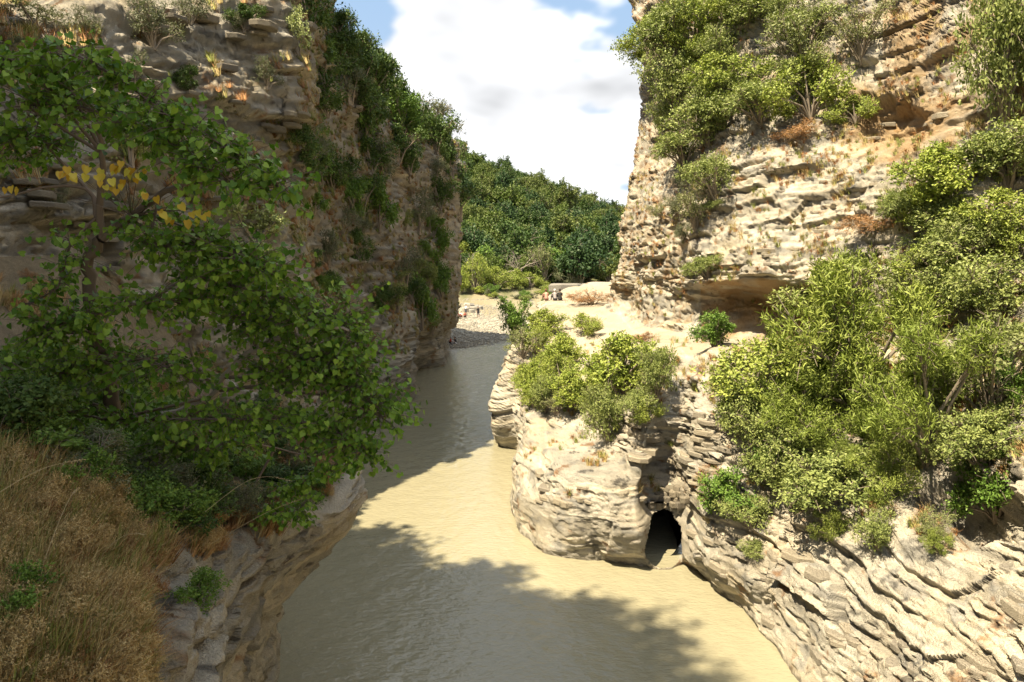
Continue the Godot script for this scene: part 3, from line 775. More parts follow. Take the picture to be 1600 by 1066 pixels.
func thicket(on: String, box: Array, count: int, kinds_: Array, lo: float, hi: float, called: String, label: String, group: String) -> void:
	for k in count:
		var w := rnd(lo, hi)
		bush(on, kinds_[rng.randi() % kinds_.size()], rnd(box[0], box[2]), rnd(box[1], box[3]), w, w * rnd(0.65, 0.95), called, label, group)
func build_thickets() -> void:
	rng.seed = 444
	var g := "shrubs filling the sunlit slope"
	var l := "small %s shrub filling the sunlit slope between the larger bushes"
	thicket("cliff_right", [1400, 330, 1600, 540], 12, ["olive", "bright", "olive", "sparse"], 60, 110, "slope_shrub", l, g)
	thicket("cliff_right", [1120, 570, 1600, 780], 20, ["olive", "bright", "broom", "olive", "green"], 55, 110, "slope_shrub", l, g)
	thicket("cliff_right", [1020, 0, 1340, 220], 12, ["olive", "bright", "olive", "sparse"], 50, 95, "wall_shrub", "small %s shrub in the thicket high on the sunlit wall", "small shrubs high on the sunlit wall")
	thicket("cliff_right", [1020, 220, 1120, 420], 7, ["olive", "sparse", "grey"], 30, 60, "wall_shrub", "small %s scrub on the overgrown flank of the sunlit wall", "scrub on the overgrown flank")
	for box in [[815, 545, 925, 640], [930, 575, 1060, 680]]:
		thicket("cliff_right", box, 10, ["bright", "bright", "olive", "sparse"], 36, 72, "terrace_shrub", "small %s shrub on the broken rock below the path", "shrubs on the broken rock below the path")
	thicket("cliff_right", [1150, 700, 1480, 860], 10, ["olive", "sparse", "broom"], 40, 80, "rock_shrub", "small %s shrub hanging on the lower white rock", "shrubs on the lower white rock")
	thicket("cliff_left", [470, 60, 720, 330], 34, ["dark", "green", "grey", "dark"], 40, 85, "face_shrub", "small %s shrub in the scrub below the crest of the shaded cliff", "scrub below the crest of the shaded cliff")
	thicket("cliff_left", [480, 330, 710, 520], 20, ["green", "grey", "dark", "olive"], 30, 60, "face_shrub", "small %s scrub bush low on the face of the shaded cliff", "scrub low on the shaded cliff")
	thicket("cliff_left", [0, 0, 460, 330], 12, ["grey", "dark", "grey"], 30, 60, "buttress_shrub", "small %s bush on the bare shaded buttress", "small bushes on the shaded buttress")
func build_hill_trees() -> void:
	rng.seed = 500
	var spots := []
	var z := -150.0
	while z > -400.0 and spots.size() < 300:
		var x := z * 0.09 - 4.0
		var x1 := -z * 0.165 + 6.0
		var gap := 6.3 + (-150.0 - z) * 0.008
		x += rnd(0, gap)
		while x < x1:
			spots.append(Vector2(x + rnd(-1.5, 1.5), z + rnd(-2.5, 2.5)))
			x += gap * rnd(0.8, 1.2)
		z -= 6.6 + (-150.0 - z) * 0.03
	print("hill trees ", spots.size())
	for s in spots:
		var w := rnd(5.5, 10.5)
		plant("hill_tree", "tree", Vector3(s.x, ground_height(s.x, s.y) - 0.6, s.y), w, w * rnd(0.75, 1.05), Vector3.ZERO, "", "trees of the far hillside wood", "tree")
		var tone: int = kinds["tree"].find_custom(func(m): return m[0] == get_child(-1).get_child(0).mesh)
		get_child(-1).set_meta("label", "%s %s tree %s of the far wooded hill" % ["small" if w < 7 else "broad" if w > 9 else "middling", ["dark green", "yellow-green", "olive", "blue-green", "near-black green"][tone], "at the foot" if s.y > -190 else "near the ridge" if s.y < -320 else "on the slope"])
	var far := MultiMesh.new()
	far.transform_format = MultiMesh.TRANSFORM_3D
	far.mesh = kinds["tree"][0][0]
	far.instance_count = 260
	for k in 260:
		var x := rnd(-160, 220)
		var zz := rnd(-395, -260)
		if x > zz * 0.09 - 4 and x < -zz * 0.165 + 6: zz = rnd(-430, -402)
		far.set_instance_transform(k, Transform3D(Basis(Vector3.UP, rnd(0, 6)) * Basis.from_scale(Vector3.ONE * rnd(4.5, 6.0)), Vector3(x, ground_height(x, zz) - 1.0, zz)))
	var o := MultiMeshInstance3D.new()
	o.name = "hill_wood"
	o.multimesh = far
	o.material_override = M.leaf
	add_child(o)
	tag(o, "mass of dark wood continuing along the far hillside ridge", "wood", "", "stuff")
	# scrub and pale trees along the far gravel bank
	for a in [["bright", 742, 452, 62, 62], ["bright", 775, 450, 50, 46], ["bright", 722, 455, 40, 40], ["bright", 805, 447, 44, 34], ["green", 760, 425, 60, 50], ["bright", 722, 420, 50, 50], ["bright", 830, 446, 40, 30]]:
		bank(a, "bank_shrub", "lime green willow bush at the edge of the far gravel bank", "willow bushes by the far gravel bank")
	bank(["sparse", 850, 440, 62, 62], "bank_tree", "yellowish thin tree beside the bare grey tree beyond the gravel bank", "")
	bank(["grey", 890, 446, 44, 36], "bank_shrub", "dull olive bush in front of the far rock slabs", "")
	bank(["grey", 790, 425, 50, 40], "bank_shrub", "grey-green bush behind the bare grey tree", "")
	for a in [["dark", 905, 436, 60, 46], ["dark", 950, 436, 70, 44], ["green", 870, 428, 70, 50]]:
		bank(a, "bank_shrub", "dark bush at the foot of the wooded hill near the far slabs", "dark bushes at the hill foot")
	for k in 34:
		var w := rnd(9, 26)
		var kd: String = ["bright", "olive", "grey", "green"][k % 4]
		bank([kd, rnd(722, 860), rnd(444, 470), w, w * rnd(0.5, 0.8)], "bank_shrub", "low %s scrub on the stony flat of the far bank" % {"bright": "lime", "olive": "olive", "grey": "grey-green", "green": "mid green"}[kd], "low scrub on the far bank")
	bare_tree(ground_hit(812, 446), 60, "bare_tree", "bare grey forked tree beyond the gravel bank")
	bare_tree(ground_hit(738, 440), 48, "bare_tree", "brownish leafless tree behind the lime willow bushes")
func bank(a: Array, called: String, label: String, group: String) -> void:
	var root := ground_hit(a[1], a[2] + 4)
	var d := proj(root).z
	plant(called, a[0], root, a[3] * d / F, a[4] * d / F, Vector3.ZERO, label, group, "shrub" if called == "bank_shrub" else "tree")
func bare_tree(root: Vector3, hpx: float, called: String, label: String) -> void:
	var h := hpx * proj(root).z / F
	var o := thing(called, root, label, "tree")
	var trunk := Bag.new()
	var col := Color(0.33, 0.29, 0.24)
	trunk.tube([Vector3(0, -0.3, 0), Vector3(0.1, h * 0.2, 0), Vector3(-0.1, h * 0.4, 0.1)], [0.22, 0.17, 0.13], 6, col)
	part("trunk", bag_mesh(trunk), M.wood, o)
	var b := Bag.new()
	for k in 12:
		var d := (rdir() + Vector3(0, 0.55, 0)).normalized()
		var s := Vector3(0, h * rnd(0.18, 0.42), 0)
		var e := s + d * h * rnd(0.4, 0.62)
		b.tube([s, s.lerp(e, 0.5) + Vector3(0, 0.2, 0), e], [0.1, 0.07, 0.03], 4, col)
		for t in 9:
			var s2 := s.lerp(e, rnd(0.35, 1.0))
			var e2 := s2 + (d + rdir() * 0.9).normalized() * h * rnd(0.12, 0.26)
			b.tube([s2, e2], [0.045, 0.015], 3, col)
	part("branches", bag_mesh(b), M.wood, o)

# ------------------------------------------------------------------ grass
func tuft(seed_: int, blades: int, tall: float, spread: float, ca: Color, cb: Color, wide: float) -> ArrayMesh:
	rng.seed = seed_
	var b := Bag.new()
	for k in blades:
		var a := rnd(0, TAU)
		var out := Vector3(cos(a), 0, sin(a))
		var h := tall * rnd(0.5, 1.1)
		var s := out * spread * rnd(0.0, 0.35)
		var bend := rnd(0.15, 0.9) * spread
		var m := s + out * bend * 0.35 + Vector3(0, h * 0.6, 0)
		var t := s + out * bend + Vector3(0, h * rnd(0.75, 1.0), 0)
		var side := Vector3(-out.z, 0, out.x) * wide
		var col := ca.lerp(cb, rng.randf())
		var nn := (out * 0.6 + Vector3.UP * 0.5).normalized()
		b.quad(s - side, s + side, m + side * 0.7, m - side * 0.7, nn, col)
		b.tri(m - side * 0.7, m + side * 0.7, t, col)
	return bag_mesh(b)
func scatter(called: String, on: String, count: int, meshes: Array, pick: Callable, size_lo: float, size_hi: float, label: String) -> void:
	var s: Dictionary = surf[on]
	var keys: Array = s.map.keys()
	var at := []
	for m in meshes: at.append([])
	var tries := 0
	var found := 0
	while found < count and tries < count * 30:
		tries += 1
		var k: int = s.map[keys[rng.randi() % keys.size()]]
		var p: Vector3 = s.v[k]
		var pp := proj(p)
		if not pick.call(p, s.n[k], pp): continue
		found += 1
		var lean: Vector3 = s.b[k]
		lean.y = 0
		var up := (Vector3.UP + lean * 0.5).normalized()
		var z := rnd(size_lo, size_hi)
		at[rng.randi() % meshes.size()].append(Transform3D(Basis(Quaternion(Vector3.UP, up)) * Basis(Vector3.UP, rnd(0, TAU)) * Basis.from_scale(Vector3.ONE * z), p - lean * 0.03))
	for m in meshes.size():
		var mm := MultiMesh.new()
		mm.transform_format = MultiMesh.TRANSFORM_3D
		mm.mesh = meshes[m]
		mm.instance_count = at[m].size()
		for k in at[m].size(): mm.set_instance_transform(k, at[m][k])
		var o := MultiMeshInstance3D.new()
		o.name = numbered(called)
		o.multimesh = mm
		o.material_override = M.grass
		add_child(o)
		tag(o, label + [", straw coloured", ", rusty", ", green"][m], "grass", "", "stuff")
func pick_right(p: Vector3, n: Vector3, q: Vector3) -> bool:
	if p.y < 2.0 or q.y > 850.0: return false
	var path := q.y > 440 and q.y < 530 and q.x > 840 and q.x < 1260 and n.y > 0.5
	if path: return false
	return n_stain2.get_noise_3d(p.z * 0.6 + 40, p.y * 0.6, p.x * 0.6) + (0.12 if n.y > 0.45 else -0.18) + (0.22 if q.x < 1080 and q.y < 480 else 0.0) > 0.06 + (0.32 if p.y < 5.5 else 0.0)
func pick_left(p: Vector3, n: Vector3, q: Vector3) -> bool:
	if p.y < 3.5: return false
	var open := 0.3 if q.x > 470 else -0.05
	return n_stain.get_noise_3d(p.z * 0.8, p.y * 0.8, p.x * 0.8) + (0.1 if n.y > 0.3 else -0.12) + open > 0.1
func pick_ledge(p: Vector3, n: Vector3, q: Vector3) -> bool:
	var rim := 1100.0 if q.x < 215 else remap(q.x, 230, 330, 892, 862) if q.x < 330 else remap(q.x, 330, 435, 862, 838) if q.x < 435 else remap(q.x, 435, 566, 838, 738)
	if q.y < 715.0 + q.x * 0.62 and n_stain2.get_noise_3dv(p) < 0.12: return false
	return n.y > 0.3 and q.z < 16.0 and q.y < rim + 14.0 * n_fine.get_noise_3dv(p)
func build_grass() -> void:
	M.grass = leaf_material(Color(0.45, 0.4, 0.2), 0.7)
	var straw := tuft(61, 34, 0.34, 0.24, Color(0.34, 0.26, 0.11), Color(0.50, 0.40, 0.18), 0.006)
	var rust := tuft(62, 34, 0.26, 0.26, Color(0.26, 0.13, 0.055), Color(0.42, 0.23, 0.10), 0.007)
	var green := tuft(63, 34, 0.3, 0.22, Color(0.13, 0.16, 0.04), Color(0.28, 0.30, 0.08), 0.007)
	rng.seed = 640
	scatter("grass_tufts", "cliff_right", 3600, [straw, rust, green], pick_right, 0.5, 1.15, "dry grass tufts on the ledges of the sunlit cliff")
	scatter("grass_tufts", "cliff_left", 6000, [straw, rust, green], pick_left, 0.7, 1.8, "dry grass tufts on the shaded cliff")
	var s2 := tuft(71, 46, 0.42, 0.24, Color(0.32, 0.24, 0.10), Color(0.58, 0.46, 0.22), 0.0034)
	var r2 := tuft(72, 46, 0.32, 0.26, Color(0.26, 0.14, 0.06), Color(0.46, 0.28, 0.12), 0.0042)
	var g2 := tuft(73, 46, 0.40, 0.22, Color(0.10, 0.15, 0.03), Color(0.28, 0.30, 0.08), 0.0036)
	rng.seed = 641
	scatter("ledge_grass", "rock_ledge", 3400, [s2, r2, g2], pick_ledge, 0.35, 1.15, "dense wild grass on the near slope below the redbud tree")
	rng.seed = 642
	scatter("ledge_herbs", "rock_ledge", 420, [kinds["herb"][0][0], kinds["dry"][1][0]], pick_ledge, 0.10, 0.30, "dry seeding herbs among the grass of the near slope")
	# single long stalks that arch out of the near grass
	for a in [[[-10, 775], [40, 745], [80, 728], [130, 718], 4.8], [[320, 800], [380, 755], [420, 745], [455, 752], 7.6], [[330, 850], [390, 815], [430, 795], [470, 780], 7.8], [[60, 900], [90, 820], [108, 780], [122, 762], 5.0], [[150, 880], [175, 850], [200, 835], [225, 835], 5.8]]:
		var b := Bag.new()
		var pts := []
		var rads := []
		for k in 4:
			pts.append(P(a[k][0], a[k][1], a[4] + 0.1 * k))
		var curve := []
		for k in 13:
			var t := k / 12.0 * 3.0
			var i := mini(int(t), 2)
			curve.append(card(pts[maxi(i - 1, 0)], pts[i], pts[i + 1], pts[mini(i + 2, 3)], t - i, 0.5))
			rads.append(0.0026 - 0.0014 * k / 12.0)
		b.tube(curve, rads, 5, Color(0.40, 0.33, 0.2))
		for k in 22:
			var p: Vector3 = curve[12].lerp(curve[9], k / 22.0)
			b.leaf(p, (rdir() + (curve[12] - curve[9]).normalized()).normalized(), rdir(), 0.02, 0.006, Color(0.46, 0.38, 0.22))
		var o := MeshInstance3D.new()
		o.name = numbered("grass_stalk")
		o.mesh = bag_mesh(b)
		o.material_override = M.grass
		add_child(o)
		tag(o, "long dry grass stalk arching out of the near slope", "grass stalk", "long dry stalks on the near slope")

# ------------------------------------------------------------------ the redbud tree
func redbud_sprays() -> Array:
	# polyline of [px, py, depth], spread in px, leaves
	return [
		[[[160, 240, 7.6], [60, 120, 7.2], [110, 80, 7.0], [190, 125, 6.9], [265, 182, 6.8], [340, 222, 6.7], [400, 270, 6.6], [452, 300, 6.5]], 26, 760],
		[[[160, 240, 7.6], [90, 100, 7.4], [0, 95, 7.3], [-60, 120, 7.3]], 34, 330],
		[[[160, 240, 7.6], [40, 165, 7.5], [120, 165, 7.2], [220, 195, 7.0], [300, 245, 6.9], [370, 290, 6.9]], 34, 620],
		[[[140, 300, 8.0], [60, 215, 7.9], [-20, 220, 7.8]], 40, 320],
		[[[250, 305, 7.8], [230, 385, 7.9], [330, 385, 7.8], [430, 430, 7.8]], 40, 480],
		[[[150, 520, 8.5], [60, 520, 8.2], [120, 500, 8.1], [230, 470, 8.0], [330, 470, 8.0]], 36, 620],
		[[[400, 540, 8.8], [360, 490, 8.6], [440, 500, 8.6], [520, 490, 8.7], [560, 540, 8.8]], 46, 760],
		[[[175, 640, 9.0], [40, 600, 8.6], [120, 575, 8.5], [230, 560, 8.4], [310, 600, 8.4]], 42, 640],
		[[[350, 590, 9.0], [420, 590, 8.8], [500, 570, 8.8], [560, 620, 8.8], [600, 655, 8.8]], 44, 820],
		[[[330, 620, 9.0], [180, 655, 8.7], [330, 655, 8.5], [450, 655, 8.5], [540, 680, 8.6], [575, 715, 8.7]], 34, 720],
		[[[430, 700, 10.2], [380, 790, 10.1], [440, 770, 10.0], [500, 740, 10.2], [556, 708, 10.4]], 22, 300],
		[[[158, 372, 8.1], [230, 330, 8.0], [300, 360, 7.9], [380, 400, 7.9], [440, 440, 8.0]], 34, 300],
		[[[150, 340, 8.0], [110, 380, 8.0], [90, 450, 8.0], [40, 480, 8.1]], 30, 160],
		[[[178, 660, 9.2], [100, 640, 8.6], [40, 660, 8.4], [-20, 640, 8.4]], 40, 420],
		[[[300, 660, 9.1], [240, 690, 8.9], [300, 700, 8.9], [380, 690, 9.2]], 30, 300],
		[[[440, 527, 8.7], [470, 560, 8.7], [530, 560, 8.7], [575, 600, 8.7]], 36, 380],
		[[[230, 470, 8.0], [300, 430, 8.1], [380, 450, 8.2], [470, 470, 8.4]], 34, 360],
		[[[360, 840, 9.6], [410, 800, 9.5], [460, 805, 9.5], [480, 780, 9.6]], 20, 140]]
func build_redbud() -> void:
	rng.seed = 900
	M.redbud = leaf_material(Color(0.55, 0.7, 0.2), 0.5)
	var foot := P(178, 650, 9.2)
	var o := thing("redbud_tree", foot, "spreading redbud tree with heart-shaped leaves rooted on the near ledge", "tree")
	var bark := Color(0.15, 0.115, 0.09)
	var grey := Color(0.34, 0.29, 0.24)
	var trunk := Bag.new()
	tubepx(trunk, foot, [[178, 660, 9.2], [168, 580, 8.8], [150, 520, 8.5], [141, 455, 8.3], [140, 410, 8.2], [158, 372, 8.1]], 0.095, 0.055, bark)
	part("trunk", bag_mesh(trunk), M.wood, o)
	var limbs := [[[[158, 372, 8.1], [205, 338, 8.0], [250, 305, 7.8], [300, 285, 7.6], [400, 290, 7.4], [440, 305, 7.2]], 0.05, 0.01, bark],
		[[[158, 372, 8.1], [156, 310, 7.9], [160, 240, 7.6], [140, 170, 7.4], [80, 100, 7.2]], 0.045, 0.01, bark],
		[[[150, 340, 8.0], [140, 300, 8.0], [90, 290, 7.9], [0, 310, 7.8]], 0.03, 0.008, bark],
		[[[178, 660, 9.2], [260, 650, 9.1], [330, 620, 9.0], [352, 585, 9.0], [400, 545, 8.8], [440, 527, 8.7], [475, 522, 8.6], [500, 510, 8.5], [545, 515, 8.5]], 0.06, 0.014, grey],
		[[[395, 545, 8.8], [392, 510, 8.8], [385, 480, 8.8], [390, 460, 8.8]], 0.03, 0.008, grey],
		[[[330, 600, 9.0], [305, 570, 9.0], [295, 535, 9.0]], 0.03, 0.008, bark],
		[[[340, 610, 9.0], [400, 605, 8.9], [440, 612, 8.9], [520, 620, 8.8], [600, 655, 8.8]], 0.03, 0.006, bark],
		[[[330, 620, 9.0], [300, 660, 9.1], [380, 690, 9.6], [430, 700, 10.2], [500, 720, 10.3]], 0.03, 0.008, bark]]
	for l in limbs:
		var b := Bag.new()
		tubepx(b, foot, l[0], l[1], l[2], l[3])
		part("branch", bag_mesh(b), M.wood, o)
	var twigs := Bag.new()
	var rest := Bag.new()
	var leaf_meshes := []
	for k in 6:
		var lb := Bag.new()
		lb.heart(Vector3.ZERO, Vector3(1, 0, 0), Vector3(0, 1, 0), 1.0, mixc(Color(0.06, 0.135, 0.014), Color(0.24, 0.36, 0.05), k / 5.0))
		leaf_meshes.append(bag_mesh(lb))
	var single := 0
	for s in redbud_sprays():
		var line := []
		for q in s[0]: line.append(P(q[0], q[1], q[2]) - foot)
		var rads := []
		for k in line.size(): rads.append(lerpf(0.02, 0.005, k / float(line.size() - 1)))
		twigs.tube(line, rads, 4, bark)
		var n: int = s[2]
		for t in int(n * 2.15) / 6:
			var f := rnd(0.75, line.size() - 1.0)
			var i := mini(int(f), line.size() - 2)
			var c: Vector3 = line[i].lerp(line[i + 1], f - i)
			var d := 8.0
			var off := Vector3(rnd(-1, 1), rnd(-1, 1) * 0.62, rnd(-1, 1)) * float(s[1]) * d / F * 1.95
			var tip := c + off
			twigs.tube([c, c.lerp(tip, 0.5) + Vector3(0, 0.03, 0), tip], [0.006, 0.004, 0.002], 3, bark)
			var way := (off.normalized() + Vector3(0.5, -0.15, 0.25)).normalized()
			for l in 6:
				var at := c.lerp(tip, 0.35 + 0.13 * l) + rdir() * 0.035
				var along := (way * 0.4 + rdir() * 0.7 + Vector3(0, -0.55, 0.1)).normalized()
				var nrm := Vector3(0.1, 0.75, 0.4) + rdir() * 0.8
				nrm = (nrm - along * nrm.dot(along)).normalized()
				var size := rnd(0.036, 0.082)
				if single < 240 and l == 2 and t % 14 == 0:
					single += 1
					var o2 := part("leaf", leaf_meshes[rng.randi() % 6], M.redbud, o)
					o2.transform = Transform3D(Basis(along, nrm, along.cross(nrm)) * size, at)
				else:
					rest.heart(at, along, nrm, size, mixc(Color(0.06, 0.135, 0.014), Color(0.24, 0.36, 0.05), rng.randf()))
	part("twigs", bag_mesh(twigs), M.wood, o)
	part("foliage", bag_mesh(rest), M.redbud, o).set_meta("kind", "stuff")
	# yellowed leaves near the fork
	for q in [[98, 270, 4], [140, 268, 5], [165, 275, 5], [190, 262, 5], [175, 292, 5], [215, 275, 4], [230, 300, 3], [280, 310, 1], [262, 335, 4], [305, 338, 4], [315, 335, 3], [20, 290, 3], [345, 232, 2], [110, 275, 2], [198, 272, 3]]:
		twigs = Bag.new()
		twigs.tube([P(205, 338, 8.0) - foot, P(q[0], q[1] - 12, 7.25) - foot], [0.006, 0.002], 3, bark)
		var tw := part("twig", bag_mesh(twigs), M.wood, o)
		for k in q[2]:
			var lb := Bag.new()
			var along := Vector3(rnd(-0.6, 0.6), -0.8, rnd(-0.2, 0.4)).normalized()
			var nrm := Vector3(rnd(-0.3, 0.3), 0.4, 0.8)
			nrm = (nrm - along * nrm.dot(along)).normalized()
			lb.heart(P(q[0] + rnd(-15, 15), q[1] + rnd(-10, 10), rnd(7.0, 7.4)) - foot, along, nrm, rnd(0.06, 0.085), mixc(Color(0.55, 0.30, 0.03), Color(0.66, 0.56, 0.10), rng.randf()))
			var y := part("leaf", bag_mesh(lb), M.redbud, tw)
			y.set_meta("label", "yellowed heart-shaped leaf")
func tubepx(b: Bag, foot: Vector3, pts: Array, r0: float, r1: float, col: Color) -> void:
	var c := []
	var rads := []
	var ctrl := []
	for q in pts: ctrl.append(P(q[0], q[1], q[2]) - foot)
	var n := (ctrl.size() - 1) * 4
	for k in n + 1:
		var t := k / 4.0
		var i := mini(int(t), ctrl.size() - 2)
		c.append(card(ctrl[maxi(i - 1, 0)], ctrl[i], ctrl[i + 1], ctrl[mini(i + 2, ctrl.size() - 1)], t - i, 0.5) + rdir() * r0 * 0.25)
		rads.append(lerpf(r0, r1, k / float(n)))
	b.tube(c, rads, 7, col)
func build_near_plants() -> void:
	rng.seed = 1200
	# blue-green spurge: whorls of narrow leaves on short stems
	for a in [[255, 770, 8.4, "blue-green spurge with rusty seed heads at the rim of the near ledge"], [320, 800, 8.6, "lower blue-green spurge hanging over the near rock face"]]:
		var root := P(a[0], a[1] + 40, a[2])
		var o := thing("spurge_plant", root, a[3], "plant")
		for k in 9:
			var tip := Vector3(rnd(-0.28, 0.28), rnd(0.12, 0.5), rnd(-0.1, 0.25))
			var st := Bag.new()
			st.tube([Vector3(0, -0.1, 0), tip * 0.6, tip], [0.012, 0.009, 0.006], 5, Color(0.16, 0.13, 0.08))
			part("stem", bag_mesh(st), M.wood, o)
			var ro := Bag.new()
			var rusty := k % 3 == 0
			for l in 46:
				var d := (rdir() + Vector3(0, 0.35, 0.25)).normalized()
				ro.leaf(tip - Vector3(0, 0.06 * rng.randf(), 0), d, d.cross(rdir()).normalized(), rnd(0.06, 0.10) * (0.6 if rusty else 1.0), 0.011, mixc(Color(0.30, 0.12, 0.04), Color(0.4, 0.2, 0.07), rng.randf()) if rusty else mixc(Color(0.05, 0.09, 0.065), Color(0.09, 0.14, 0.10), rng.randf()))
			part("seed_head" if rusty else "leaf_whorl", bag_mesh(ro), M.leaf, o)
	for a in [["dark", 130, 620, 9, 1.5, 1.0, "dark leafy bush behind the trunk of the redbud tree"], ["dark", 20, 690, 7, 1.3, 0.9, "dark bush at the upper end of the near grass slope"], ["green", 200, 720, 8.5, 1.2, 0.8, "green undergrowth bush between redbud trunk and spurge"], ["dark", 380, 660, 11, 1.4, 0.9, "dark bush under the pale bare redbud branch"], ["dark", 480, 680, 12, 1.2, 0.8, "dark bush behind the dry bushes near the ledge tip"], ["dry", 400, 770, 10.3, 1.0, 0.5, "dry brown bush above the near rock face"], ["dark", 300, 750, 9.4, 0.9, 0.6, "dark herb bush between the dry bushes of the near ledge"], ["green", 60, 640, 7.5, 1.2, 1.1, "dark grassy bush in the shade behind the near slope"], ["green", 250, 700, 9.5, 1.1, 0.9, "shaded leafy bush under the redbud tree"], ["dry", 440, 700, 11.5, 1.3, 0.8, "brown dry bush under the redbud sprays on the ledge"], ["dry", 330, 720, 10.5, 1.1, 0.7, "rusty dry bush at the middle of the near ledge"], ["dry", 520, 715, 12.2, 0.8, 0.6, "small brown bush near the tip of the near ledge"], ["dry", 60, 840, 5.0, 0.7, 0.4, "rusty dry herb clump on the near slope"], ["dry", 150, 930, 5.6, 0.7, 0.45, "brown seeding herb clump at the rim of the near slope"], ["green", 30, 960, 4.2, 0.5, 0.4, "green weed clump low on the near slope"], ["green", 300, 935, 8.0, 0.5, 0.4, "small green weed on the near rock face"]]:
		var q = hit("rock_ledge", a[1], a[2] + 25)
		var root: Vector3 = q[0] if q != null else P(a[1], a[2] + 25, a[3])
		plant("ledge_bush", a[0], root, a[4], a[5], Vector3(0.1, 0, 0.1), a[6])
	rng.seed = 1300
	for k in 120:
		var px := rnd(-10, 548)
		var py := rnd(575, 715 + maxf(px, 0) * 0.55) if px < 250 else rnd(630, 845 - (px - 250) * 0.3)
		var q = hit("rock_ledge", px, py)
		if q == null: continue
		var kd: String = ["dark", "green", "dark", "dry", "grey"][k % 5]
		plant("undergrowth_shrub", kd, q[0], rnd(0.5, 1.1), rnd(0.35, 0.75), Vector3(0.15, 0, 0.1), "%s undergrowth shrub in the shade below the redbud tree" % {"dark": "dark green", "green": "mid green", "dry": "rusty dry", "grey": "grey-green"}[kd], "undergrowth below the redbud tree")
	# trees on top of the cliff beside the viewer; their shade falls on the near water
	for a in [[-13, -9, 31], [-12.5, -13, 25.5], [-13, -4, 36], [-13, 1, 37], [-15, -16, 24], [-12.5, -6.5, 33]]:
		plant("clifftop_tree", "tree", Vector3(a[0], a[2] - 1.0, a[1]), 5.5, 6.0, Vector3.ZERO, "broad-leaved tree on top of the tall cliff behind the redbud tree", "trees on the cliff top beside the viewer", "tree")

# ------------------------------------------------------------------ people, stones, slabs
func capsule(p: Vector3, a: Vector3, b: Vector3, ra: float, rb: float) -> float:
	var ab := b - a
	var t := clampf((p - a).dot(ab) / maxf(ab.length_squared(), 1e-6), 0, 1)
	return p.distance_to(a + ab * t) - lerpf(ra, rb, t)
# bones: [from, to, radius, radius, colour]; one smooth skin round them all
func body_mesh(bones: Array, cell: float) -> ArrayMesh:
	var lo := Vector3(1e9, 1e9, 1e9)
	var hi := -lo
	for b in bones:
		for k in 2:
			lo = lo.min(b[k] - Vector3.ONE * (maxf(b[2], b[3]) + cell * 2))
			hi = hi.max(b[k] + Vector3.ONE * (maxf(b[2], b[3]) + cell * 2))
	var nx := int((hi.x - lo.x) / cell) + 2
	var ny := int((hi.y - lo.y) / cell) + 2
	var nz := int((hi.z - lo.z) / cell) + 2
	var f := PackedFloat32Array()
	f.resize(nx * ny * nz)
	var kk := 0.022
	for x in nx:
		for y in ny:
			for z in nz:
				var p := lo + Vector3(x, y, z) * cell
				var s := 1e3
				for b in bones:
					var d := capsule(p, b[0], b[1], b[2], b[3])
					var h := clampf(0.5 + 0.5 * (s - d) / kk, 0, 1)
					s = lerpf(s, d, h) - kk * h * (1.0 - h)
				f[(x * ny + y) * nz + z] = s
	var v := PackedVector3Array()
	var n := PackedVector3Array()
	var c := PackedColorArray()
	var at := {}
	for x in nx - 1:
		for y in ny - 1:
			for z in nz - 1:
				var sum := Vector3.ZERO
				var cnt := 0
				for e in [[0,0,0,1,0,0],[0,1,0,1,1,0],[0,0,1,1,0,1],[0,1,1,1,1,1],[0,0,0,0,1,0],[1,0,0,1,1,0],[0,0,1,0,1,1],[1,0,1,1,1,1],[0,0,0,0,0,1],[1,0,0,1,0,1],[0,1,0,0,1,1],[1,1,0,1,1,1]]:
					var fa := f[((x + e[0]) * ny + y + e[1]) * nz + z + e[2]]
					var fb := f[((x + e[3]) * ny + y + e[4]) * nz + z + e[5]]
					if (fa < 0) != (fb < 0):
						var t := fa / (fa - fb)
						sum += Vector3(e[0], e[1], e[2]).lerp(Vector3(e[3], e[4], e[5]), t)
						cnt += 1
				if cnt:
					var p := lo + (Vector3(x, y, z) + sum / cnt) * cell
					at[(x * ny + y) * nz + z] = v.size()
					v.append(p)
					var best := 1e9
					var col := Color.WHITE
					var g := Vector3.ZERO
					for b in bones:
						var d := capsule(p, b[0], b[1], b[2], b[3])
						if d < best:
							best = d; col = b[4]
							var ab: Vector3 = b[1] - b[0]
							var t := clampf((p - b[0]).dot(ab) / maxf(ab.length_squared(), 1e-6), 0, 1)
							g = p - (b[0] + ab * t)
					n.append(g.normalized())
					c.append(col)
	var idx := PackedInt32Array()
	for x in range(1, nx - 1):
		for y in range(1, ny - 1):
			for z in range(1, nz - 1):
				var k := (x * ny + y) * nz + z
				for ax in 3:
					var o: int = [ny * nz, nz, 1][ax]
					if k + o >= f.size(): continue
					if (f[k] < 0) == (f[k + o] < 0): continue
					var u: int = [nz, 1, ny * nz][ax]
					var w: int = [1, ny * nz, nz][ax]
					var q := [k - u - w, k - w, k, k - u]
					if not (at.has(q[0]) and at.has(q[1]) and at.has(q[2]) and at.has(q[3])): continue
					var a: int = at[q[0]]; var b: int = at[q[1]]; var d: int = at[q[2]]; var e: int = at[q[3]]
					if f[k] < 0: idx.append_array([a, d, b, a, e, d])
					else: idx.append_array([a, b, d, a, d, e])
	return arrays_mesh(v, n, c, idx)
const SKIN := Color(0.42, 0.25, 0.17)
const HAIR := Color(0.03, 0.022, 0.018)
